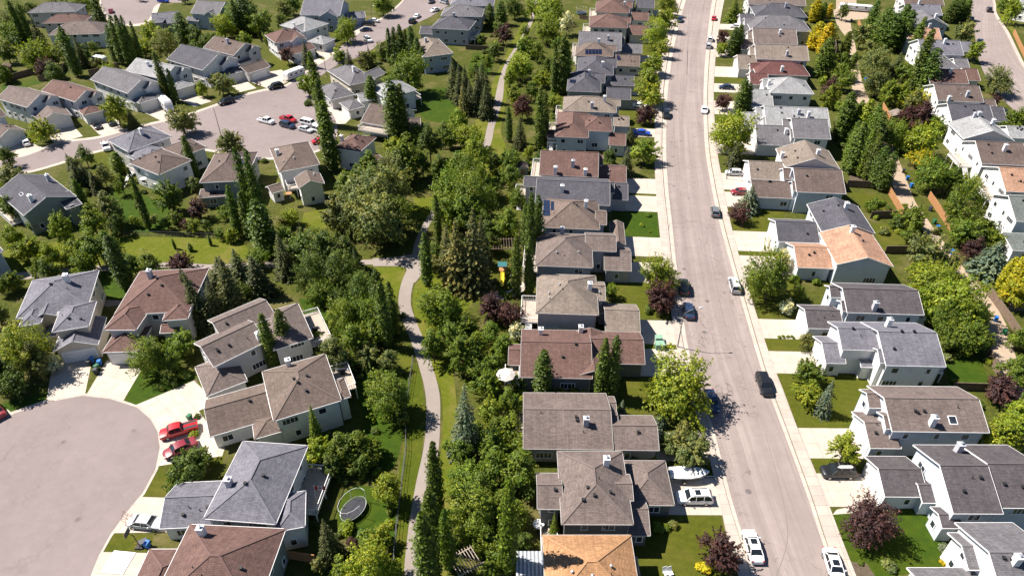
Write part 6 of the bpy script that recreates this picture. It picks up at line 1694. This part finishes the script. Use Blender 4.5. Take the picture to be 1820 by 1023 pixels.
# trampoline with safety hoop
def trampoline(u, v, rx, ry, rz, label, rim):
    p = P(u, v, .8); r = simple('trampoline', (p.x, p.y, 0), rz, label, 'trampoline')
    m = MB(); N = 28
    ring = [(rx * math.cos(6.283 * k / N), ry * math.sin(6.283 * k / N), .82) for k in range(N)]
    m.poly([(x * .9, y * .9, .8) for x, y, z in ring]); m.build('mat', plain('trampoline_mat', (.02, .022, .03), .7), r)
    m = MB(); m.tube(ring + ring[:1], [.05] * (N + 1), 6, cap=False); m.build('rim', rim, r)
    for k in range(0, N, 7):
        x, y, z = ring[k]; m = MB(); m.tube([(x, y, 0), (x, y, .8)], [.04, .04], 6); m.build('leg', M_METAL, r)
    m = MB()
    arc = [(rx * 1.05 * math.cos(a), ry * 1.05 * math.sin(a), 2.6) for a in [i * .45 - .3 for i in range(12)]]
    m.tube(arc, [.022] * len(arc), 6)
    for k in (0, 3, 6, 9, 11): m.tube([arc[k], (arc[k][0], arc[k][1], .8)], [.03, .03], 5)
    m.build('safety_frame', M_WHITE, r)
trampoline(628, 903, 2.1, 1.4, 1.05, 'oval black trampoline with thin safety frame on the lawn', M_METAL)
trampoline(1033, 22, 2.1, 2.1, 0, 'round blue rimmed trampoline in a garden near the top', M_BLUEBIN)
# playset with slide
p = P(893, 500); r = simple('playset', p, 0, 'wooden playset with a yellow slide in the narrow garden by two poplars', 'playset')
m = MB()
for sx in (-.7, .7):
    for y in (1.6, 2.9): m.box((sx, y, 1.3), (.12, .12, 2.6))
m.box((0, 2.25, 1.4), (1.5, 1.5, .1)); m.build('tower', M_WOODO, r)
m = MB(); m.poly([(-.9, 1.4, 2.6), (.9, 1.4, 2.6), (.9, 2.25, 3.2), (-.9, 2.25, 3.2)]); m.poly([(.9, 3.1, 2.6), (-.9, 3.1, 2.6), (-.9, 2.25, 3.2), (.9, 2.25, 3.2)]); m.build('roof', plain('teal_canvas', (.03, .16, .17), .7), r)
m = MB(); m.beam((0, 1.5, 1.4), (0, -1.9, .3), .6, .06)
for sx in (-.32, .32): m.beam((sx, 1.5, 1.5), (sx, -1.9, .4), .06, .2)
m.build('slide', plain('yellow_plastic', (.75, .55, .03), .4), r)
m = MB(); m.beam((.7, 2.2, 2.4), (3.4, 2.2, 2.4), .12, .12); m.tube([(3.4, 1.4, 0), (3.4, 2.2, 2.4), (3.4, 3.0, 0)], [.06] * 3, 6)
for x in (1.5, 2.5):
    for s in (-.2, .2): m.tube([(x + s, 2.2, 2.4), (x + s, 2.2, .5)], [.015, .015], 4)
    m.box((x, 2.2, .48), (.5, .2, .05))
m.build('swing', M_WOODO, r)
# pergola / pavilion frames
def pergola(u, v, w, d, h, rz, label, mat, slats=10):
    p = P(u, v); r = simple('pergola', p, rz, label, 'pergola')
    for sx in (-1, 1):
        for sy in (-1, 1): m = MB(); m.box((sx * w / 2, sy * d / 2, h / 2), (.14, .14, h)); m.build('post', mat, r)
    m = MB()
    for sy in (-1, 1): m.box((0, sy * d / 2, h + .08), (w + .6, .1, .18))
    m.build('beam', mat, r)
    m = MB()
    for i in range(slats): m.box((-w / 2 + (i + .5) * w / slats, 0, h + .24), (.07, d + .7, .12))
    m.build('rafters', mat, r)
pergola(898, 452, 5.5, 3.6, 2.5, .05, 'brown timber pergola frame over a small patio beside the playset', M_WOODG)
pergola(828, 1016, 3.4, 2.6, 2.3, .55, 'pale timber pergola half under trees at the bottom edge', M_DECK, 9)
p = P(945, 1010, 2.6); r = simple('awning', (p.x, p.y, 0), 0, 'grey striped awning beside the orange roofed house', 'awning')
m = MB()
for i in range(16):
    x0 = -1.9 + i * .24
    m.poly([(x0, -2.2, 2.5), (x0 + .24, -2.2, 2.5), (x0 + .24, 2.2, 2.9), (x0, 2.2, 2.9)], None, i % 2)
m.build('canopy', [plain('stripe_light', (.42, .44, .46), .8), plain('stripe_dark', (.17, .19, .21), .8)], r)
for sx in (-1.8, 1.8):
    for y, h in ((-2.1, 2.5), (2.1, 2.85)): m = MB(); m.box((sx, y, h / 2), (.1, .1, h)); m.build('post', M_WHITE, r)
# parasol on the raised deck
p = P(899, 664, 4.3); r = simple('parasol', (p.x, p.y, 2.2), 0, 'pale parasol open above the raised deck left of red-brown roof', 'parasol')
m = MB(); m.lathe([(1.55, 1.95), (.8, 2.35), (0, 2.55)], n=8); m.lathe([(1.5, 1.93), (0, 2.5)], n=8); m.build('canopy', plain('canvas_beige', (.55, .51, .46), .8), r)
m = MB(); m.tube([(0, 0, 0), (0, 0, 2.6)], [.03, .03], 6); m.build('pole', M_METAL, r)
m = MB(); m.lathe([(.3, 0), (.3, .08), (0, .1)], n=12); m.build('base', M_DARK, r)
# sheds
def shed(u, v, w, d, rz, label, wall, roofc):
    p = P(u, v); r = simple('garden_shed', p, rz, label, 'shed')
    m = MB(); m.box((0, 0, 1.05), (w, d, 2.1))
    m.poly([(-w / 2, -d / 2 - .002, 2.1), (w / 2, -d / 2 - .002, 2.1), (0, -d / 2 - .002, 2.8)]); m.poly([(w / 2, d / 2 + .002, 2.1), (-w / 2, d / 2 + .002, 2.1), (0, d / 2 + .002, 2.8)])
    m.build('wall', wall, r)
    m = MB()
    for s in (-1, 1):
        q = [(s * (w / 2 + .25), -d / 2 - .2, 1.93), (s * (w / 2 + .25), d / 2 + .2, 1.93), (0, d / 2 + .2, 2.86), (0, -d / 2 - .2, 2.86)]
        m.poly(q if s > 0 else q[::-1]); m.poly([(x, y, z - .08) for x, y, z in (q[::-1] if s > 0 else q)])
        for i in range(4): a, b = q[i], q[(i + 1) % 4]; m.poly([a, b, (b[0], b[1], b[2] - .08), (a[0], a[1], a[2] - .08)])
    m.build('roof', roofc, r)
    m = MB(); m.box((0, -d / 2 - .03, .95), (1.1, .05, 1.85)); m.build('door', M_WOODG, r)
shed(928, 308, 2.6, 2.6, .1, 'small grey garden shed at the edge of the greenbelt', wall_mat('gn'), roof_mat('br'))
shed(1593, 214, 4.2, 3.4, -.1, 'brown garden shed with pale flat-looking roof right of the alley', M_WOODG, roof_mat('tn'))
shed(14, 128, 2.6, 2.2, .3, 'grey board shed behind the upper left fence', M_WOODG, M_WOODG)
shed(880, 385, 0, 0, 0, '', M_WOODG, M_WOODG) if False else None
# white board lying on the driveway
p = P(211, 999); rz = frame(190, 1016, 232, 1018)[1]
r = MB(); r.box((0, 0, .06), (2.9, 3.0, .05)); o = r.build('ice_board', plain('bright_white_plastic', (.86, .86, .86), .4), None); o.location = (p.x, p.y, .03); o.rotation_euler = (0, 0, rz - .05)
tag(o, 'large bright white board lying flat on the lowest court driveway', 'board')
# hockey net
p = P(232, 921); r = simple('hockey_net', (p.x, p.y, .034), 2.6, 'small metal hockey net behind the silver sedan', 'hockey net')
m = MB()
for a, b in (((-.9, 0, 0), (-.9, 0, 1.1)), ((.9, 0, 0), (.9, 0, 1.1)), ((-.9, 0, 1.1), (.9, 0, 1.1)), ((-.9, 0, 1.1), (-.9, .8, 0)), ((.9, 0, 1.1), (.9, .8, 0)), ((-.9, .8, 0), (.9, .8, 0)), ((0, 0, 1.1), (0, .8, 0)), ((-.9, .4, .55), (.9, .4, .55))): m.tube([a, b], [.025, .025], 6)
m.build('net_frame', plain('rusty_red_metal', (.25, .09, .06), .6), r)
# basketball hoop
p = P(246, 972); r = simple('basketball_hoop', p, 0, 'black basketball hoop standing on the grass strip below the silver sedan', 'basketball hoop')
m = MB(); m.box((.2, 0, .12), (1.1, .75, .24), taper=.85); m.build('base', M_DARK, r)
m = MB(); m.tube([(.3, 0, .2), (.2, 0, 2.6), (-.35, 0, 3.1)], [.06, .06, .05], 8); m.build('pole', M_DARK, r)
m = MB(); m.box((-.4, 0, 3.2), (.05, 1.25, .85)); m.build('backboard', plain('smoked_board', (.06, .065, .075), .2), r)
m = MB(); m.tube([(-.65 + .23 * math.cos(a), .23 * math.sin(a), 3.0) for a in [i * .5236 for i in range(13)]], [.02] * 13, 5); m.build('hoop', plain('hoop_orange', (.5, .12, .02), .5), r)
# patio tables and barbecues on the decks
def patio_table(u, v, z, label, cloth):
    p = P(u, v, z); r = simple('patio_table', p, .4, label, 'table')
    m = MB(); m.lathe([(0, .72), (.75, .72), (.75, .68), (0, .68)], n=14); m.build('table_top', cloth, r)
    m = MB(); m.tube([(0, 0, 0), (0, 0, .7)], [.06, .06], 8); m.lathe([(.35, 0), (.3, .05), (0, .06)], n=10); m.build('leg', M_DARK, r)
def barbecue(u, v, z, label):
    p = P(u, v, z); r = simple('barbecue', p, .2, label, 'barbecue')
    m = MB(); m.box((0, 0, .45), (.7, .55, .8)); m.build('cabinet', M_DARK, r)
    m = MB(); m.tube([(-.6, 0, .95), (-.55, 0, .95), (.55, 0, .95), (.6, 0, .95)], [.05, .3, .3, .05], 10); m.build('lid', plain('bbq_lid', (.05, .05, .055), .3, .5), r)
    m = MB(); m.box((.7, 0, .85), (.45, .45, .04)); m.box((-.7, 0, .85), (.45, .45, .04)); m.build('side_shelf', M_METAL, r)
patio_table(957, 936, .62, 'pale round patio table below the small wing of the grey-brown house', M_WHITE)
patio_table(514, 348, 2.52, 'orange-topped round patio table on the deck beside the gabled sunroom', M_WOODO)
patio_table(256, 322, 2.62, 'pale round patio table on the white rear deck', M_WHITE)
barbecue(610, 664, 2.42, 'black barbecue on the deck of the house by the red pickup')
barbecue(562, 590, 2.42, 'black barbecue on the long deck of the angled house')
# utility boxes
for u, v, w, d, h, lab in ((1172, 618, 1.5, 1.2, 1.1, 'square green utility box on the small grass strip by the lamp'), (1170, 606, 1.2, 1.0, 1.0, 'pale green utility box behind the square green one')):
    p = P(u, v); r = simple('utility_box', p, .0, lab, 'utility box')
    m = MB(); m.box((0, 0, h / 2), (w, d, h)); m.build('cabinet', plain('utility_green' if h > 1.05 else 'utility_pale', (.12, .25, .16) if h > 1.05 else (.35, .42, .38), .5), r)
    m = MB(); m.box((0, 0, h + .04), (w + .1, d + .1, .1), taper=.94); m.build('lid', plain('utility_lid', (.2, .34, .24), .5), r)
# picnic chairs
for u, lab in ((1183, 'white garden chair on the lawn, left one of the pair'), (1191, 'white garden chair on the lawn, right one of the pair')):
    p = P(u, 1020); r = simple('garden_chair', p, .3, lab, 'chair'); r['group'] = 'white garden chairs on the lawn'
    m = MB(); m.box((0, 0, .36), (.6, .6, .05)); m.build('seat', M_WHITE, r)
    m = MB(); m.beam((0, .28, .36), (0, .5, 1.0), .6, .04); m.build('backrest', M_WHITE, r)
    for sx in (-.27, .27):
        for y in (-.27, .27): m = MB(); m.box((sx, y, .17), (.06, .06, .34)); m.build('leg', M_WHITE, r)
# flag on its pole, by the trampoline house deck
p = P(562, 900); r = simple('flagpole', p, 0, 'small red and white flag on a pole behind the blue-grey roofed house', 'flag')
m = MB(); m.tube([(0, 0, 0), (.5, 0, 4.6)], [.03, .025], 6); m.build('pole', M_WHITE, r)
m = MB(); RDM = plain('flag_red', (.5, .02, .03), .7); WTM = plain('flag_white', (.75, .75, .76), .7)
for i, mi in enumerate((0, 1, 1, 0)): m.poly([(.52 + i * .35, .03 * (i % 2), 3.7), (.52 + (i + 1) * .35, .03 * ((i + 1) % 2), 3.7), (.52 + (i + 1) * .35, .03 * ((i + 1) % 2), 4.55), (.52 + i * .35, .03 * (i % 2), 4.55)], None, mi)
leaf = [(0, -.30), (.03, -.12), (.2, -.14), (.16, -.02), (.28, .1), (.14, .1), (.1, .2), (0, .32), (-.1, .2), (-.14, .1), (-.28, .1), (-.16, -.02), (-.2, -.14), (-.03, -.12)]
m.poly([(1.22 + x, -.012, 4.12 + z) for x, z in leaf], None, 0)
m.build('flag_cloth', [RDM, WTM], r)
# person walking on the upper path
import itertools
def person(u, v, rz, label):
    p = P(u, v)
    me = bpy.data.meshes.new('person'); J = [(0, 0, .98), (0, .02, 1.25), (0, .02, 1.45), (0, .03, 1.56), (0, .05, 1.72), (-.2, .02, 1.42), (-.25, .1, 1.15), (-.22, .25, .95), (.2, .02, 1.42), (.25, -.06, 1.15), (.24, -.02, .9), (-.1, 0, .92), (-.11, .16, .5), (-.11, .1, .07), (-.11, .26, .03), (.1, 0, .92), (.11, -.02, .5), (.11, -.24, .1), (.11, -.1, .03)]
    E = [(0, 1), (1, 2), (2, 3), (3, 4), (2, 5), (5, 6), (6, 7), (2, 8), (8, 9), (9, 10), (0, 11), (11, 12), (12, 13), (13, 14), (0, 15), (15, 16), (16, 17), (17, 18)]
    R = [.15, .15, .16, .06, .1, .07, .05, .04, .07, .05, .04, .095, .065, .045, .04, .095, .065, .045, .04]
    me.from_pydata(J, E, [])
    o = bpy.data.objects.new('person', me); COL.objects.link(o)
    o.modifiers.new('s', 'SKIN')
    for s, rr in zip(me.skin_vertices[0].data, R): s.radius = (rr, rr)
    me.skin_vertices[0].data[0].use_root = True
    sb = o.modifiers.new('d', 'SUBSURF'); sb.levels = sb.render_levels = 1
    me.materials.append(plain('dark_clothes', (.02, .022, .03), .9))
    o.location = (p.x, p.y, .022); o.rotation_euler = (0, 0, rz)
    tag(o, label, 'person')
    return o
person(881, 209, 3.0, 'person in dark clothes walking on the upper footpath')
# traffic / play clutter by the hoop
p = P(256, 966); r = simple('wheelbarrow', (p.x, p.y, 0), .6, 'dark wheelbarrow beside the basketball hoop', 'wheelbarrow')
m = MB(); ring_loft(m, [[(-.3, -.25, .35), (.3, -.25, .35), (.3, .25, .35), (-.3, .25, .35)], [(-.5, -.38, .65), (.5, -.38, .65), (.5, .38, .65), (-.5, .38, .65)]]); m.build('tray', M_BLACKBIN, r)
m = MB()
for s in (-1, 1): m.beam((.6, s * .1, .25), (-1.0, s * .3, .6), .05, .05)
m.build('handle', M_WOODO, r)
m = MB(); m.tube([(.62, -.06, .2), (.62, .06, .2)], [.2, .2], 12); m.build('wheel', M_TYRE, r)
# ---------------------------------------------------------------- tree labels: kind, size, colour and the house or place they stand by
LAND = [(h['px'], h['short'], h['c']) for h in HOUSES]
def size_word(t):
    k = t['kind']
    if k in LEAFK: return 'large' if t['rad'] > 4 else ('medium' if t['rad'] > 2.4 else 'small')
    if k == 'shrub': return 'low' if t['rad'] < 1.1 else 'broad'
    return 'tall' if t['h'] > 13 else ('medium' if t['h'] > 8 else 'short')
KW = {'poplar_tree': 'poplar', 'spruce_tree': 'spruce', 'shrub': 'shrub'}
LEAFK = ('leafy_tree', 'dark_leafy_tree', 'purple_leaf_tree', 'flowering_tree', 'golden_tree')
PLACES = [((735, 470), 'footpath fork', P(735, 470)), ((628, 900), 'oval trampoline', P(628, 900)), ((893, 490), 'yellow slide', P(893, 490)), ((312, 440), 'park grass saplings', P(312, 440)), ((1545, 150), 'upper gravel alley', P(1530, 140)), ((1590, 300), 'middle gravel alley', P(1590, 300)), ((1770, 560), 'lower gravel alley', P(1770, 560)), ((760, 900), 'lower footpath', P(740, 900)), ((770, 720), 'footpath bend', P(770, 690)), ((890, 150), 'upper footpath', P(890, 150)), ((140, 850), 'lower left court', P(140, 850)), ((510, 225), 'court pickups', P(500, 225))]
def rel(t, c):
    d = t['base'] - c
    if abs(d.x) > abs(d.y) * .8: return 'right of' if d.x > 0 else 'left of'
    return 'above' if d.y > 0 else 'below'
groups = {}
for t in TREES:
    best = min(LAND + [(a, b, c) for a, b, c in PLACES], key=lambda l: (l[2] - t['base']).length * (1.0 if l[1] not in () else 1))
    t['ref'] = best
    nm = best[1] if best[1].startswith(('footpath', 'oval')) else best[1]
    t['lab'] = f"{size_word(t)} {LEAFWORD[t['col']]} {KW.get(t['kind'], 'tree')} {rel(t, best[2])} {nm}"
    groups.setdefault(t['lab'], []).append(t)
for lab, ts in groups.items():
    if len(ts) == 1:
        ts[0]['o']['label'] = lab; continue
    us = [t['px'][0] for t in ts]; vs = [t['px'][1] for t in ts]
    horiz = (max(us) - min(us)) >= (max(vs) - min(vs))
    ts.sort(key=(lambda t: t['px'][0]) if horiz else (lambda t: -t['px'][1]))
    n = len(ts)
    for i, t in enumerate(ts):
        if n == 2: w = ('left' if i == 0 else 'right') if horiz else ('nearer' if i == 0 else 'farther')
        elif i == 0: w = 'leftmost' if horiz else 'nearest'
        elif i == n - 1: w = 'rightmost' if horiz else 'farthest'
        else: w = ORD[i + 1] + (' from left' if horiz else ' from nearest')
        t['o']['label'] = f"{w} {lab}" if 'from' not in w else f"{w}, {lab}"
# ---------------------------------------------------------------- camera, sun, sky
cam = bpy.data.objects.new('camera', bpy.data.cameras.new('camera'))
cam.data.sensor_width = 36.0; cam.data.lens = 36.0 * FPX / 1820.0
cam.data.clip_start = .5; cam.data.clip_end = 9000
cam.location = (0, 0, CH); cam.rotation_euler = (math.pi / 2 - PITCH, 0, 0)
COL.objects.link(cam); SC.camera = cam
SUN_EL, SUN_AZ = math.radians(53), math.radians(-74)      # azimuth from +y, clockwise positive: the sun stands to the left, a little beyond
sd = Vector((math.sin(SUN_AZ) * math.cos(SUN_EL), math.cos(SUN_AZ) * math.cos(SUN_EL), math.sin(SUN_EL)))
sun = bpy.data.objects.new('sun', bpy.data.lights.new('sun', 'SUN'))
sun.data.energy = 5.0; sun.data.angle = math.radians(.53); sun.data.color = (1.0, .935, .85)
sun.rotation_euler = sd.to_track_quat('Z', 'Y').to_euler()
COL.objects.link(sun)
w = bpy.data.worlds.new('World'); SC.world = w; w.use_nodes = True
bg = w.node_tree.nodes['Background']
sky = w.node_tree.nodes.new('ShaderNodeTexSky'); sky.sky_type = 'NISHITA'; sky.sun_disc = False
sky.sun_elevation = SUN_EL; sky.sun_rotation = SUN_AZ; sky.altitude = 1100; sky.ozone_density = 6.0; sky.dust_density = .4
w.node_tree.links.new(sky.outputs['Color'], bg.inputs['Color'])
bg.inputs['Strength'].default_value = .05
vs = SC.view_settings
vs.view_transform = 'Standard'; vs.look = 'None'; vs.gamma = 1; vs.exposure = 1.12
try: vs.use_curve_mapping = False
except Exception: pass
SC.cycles.max_bounces = 6
SC.cycles.use_denoising = True
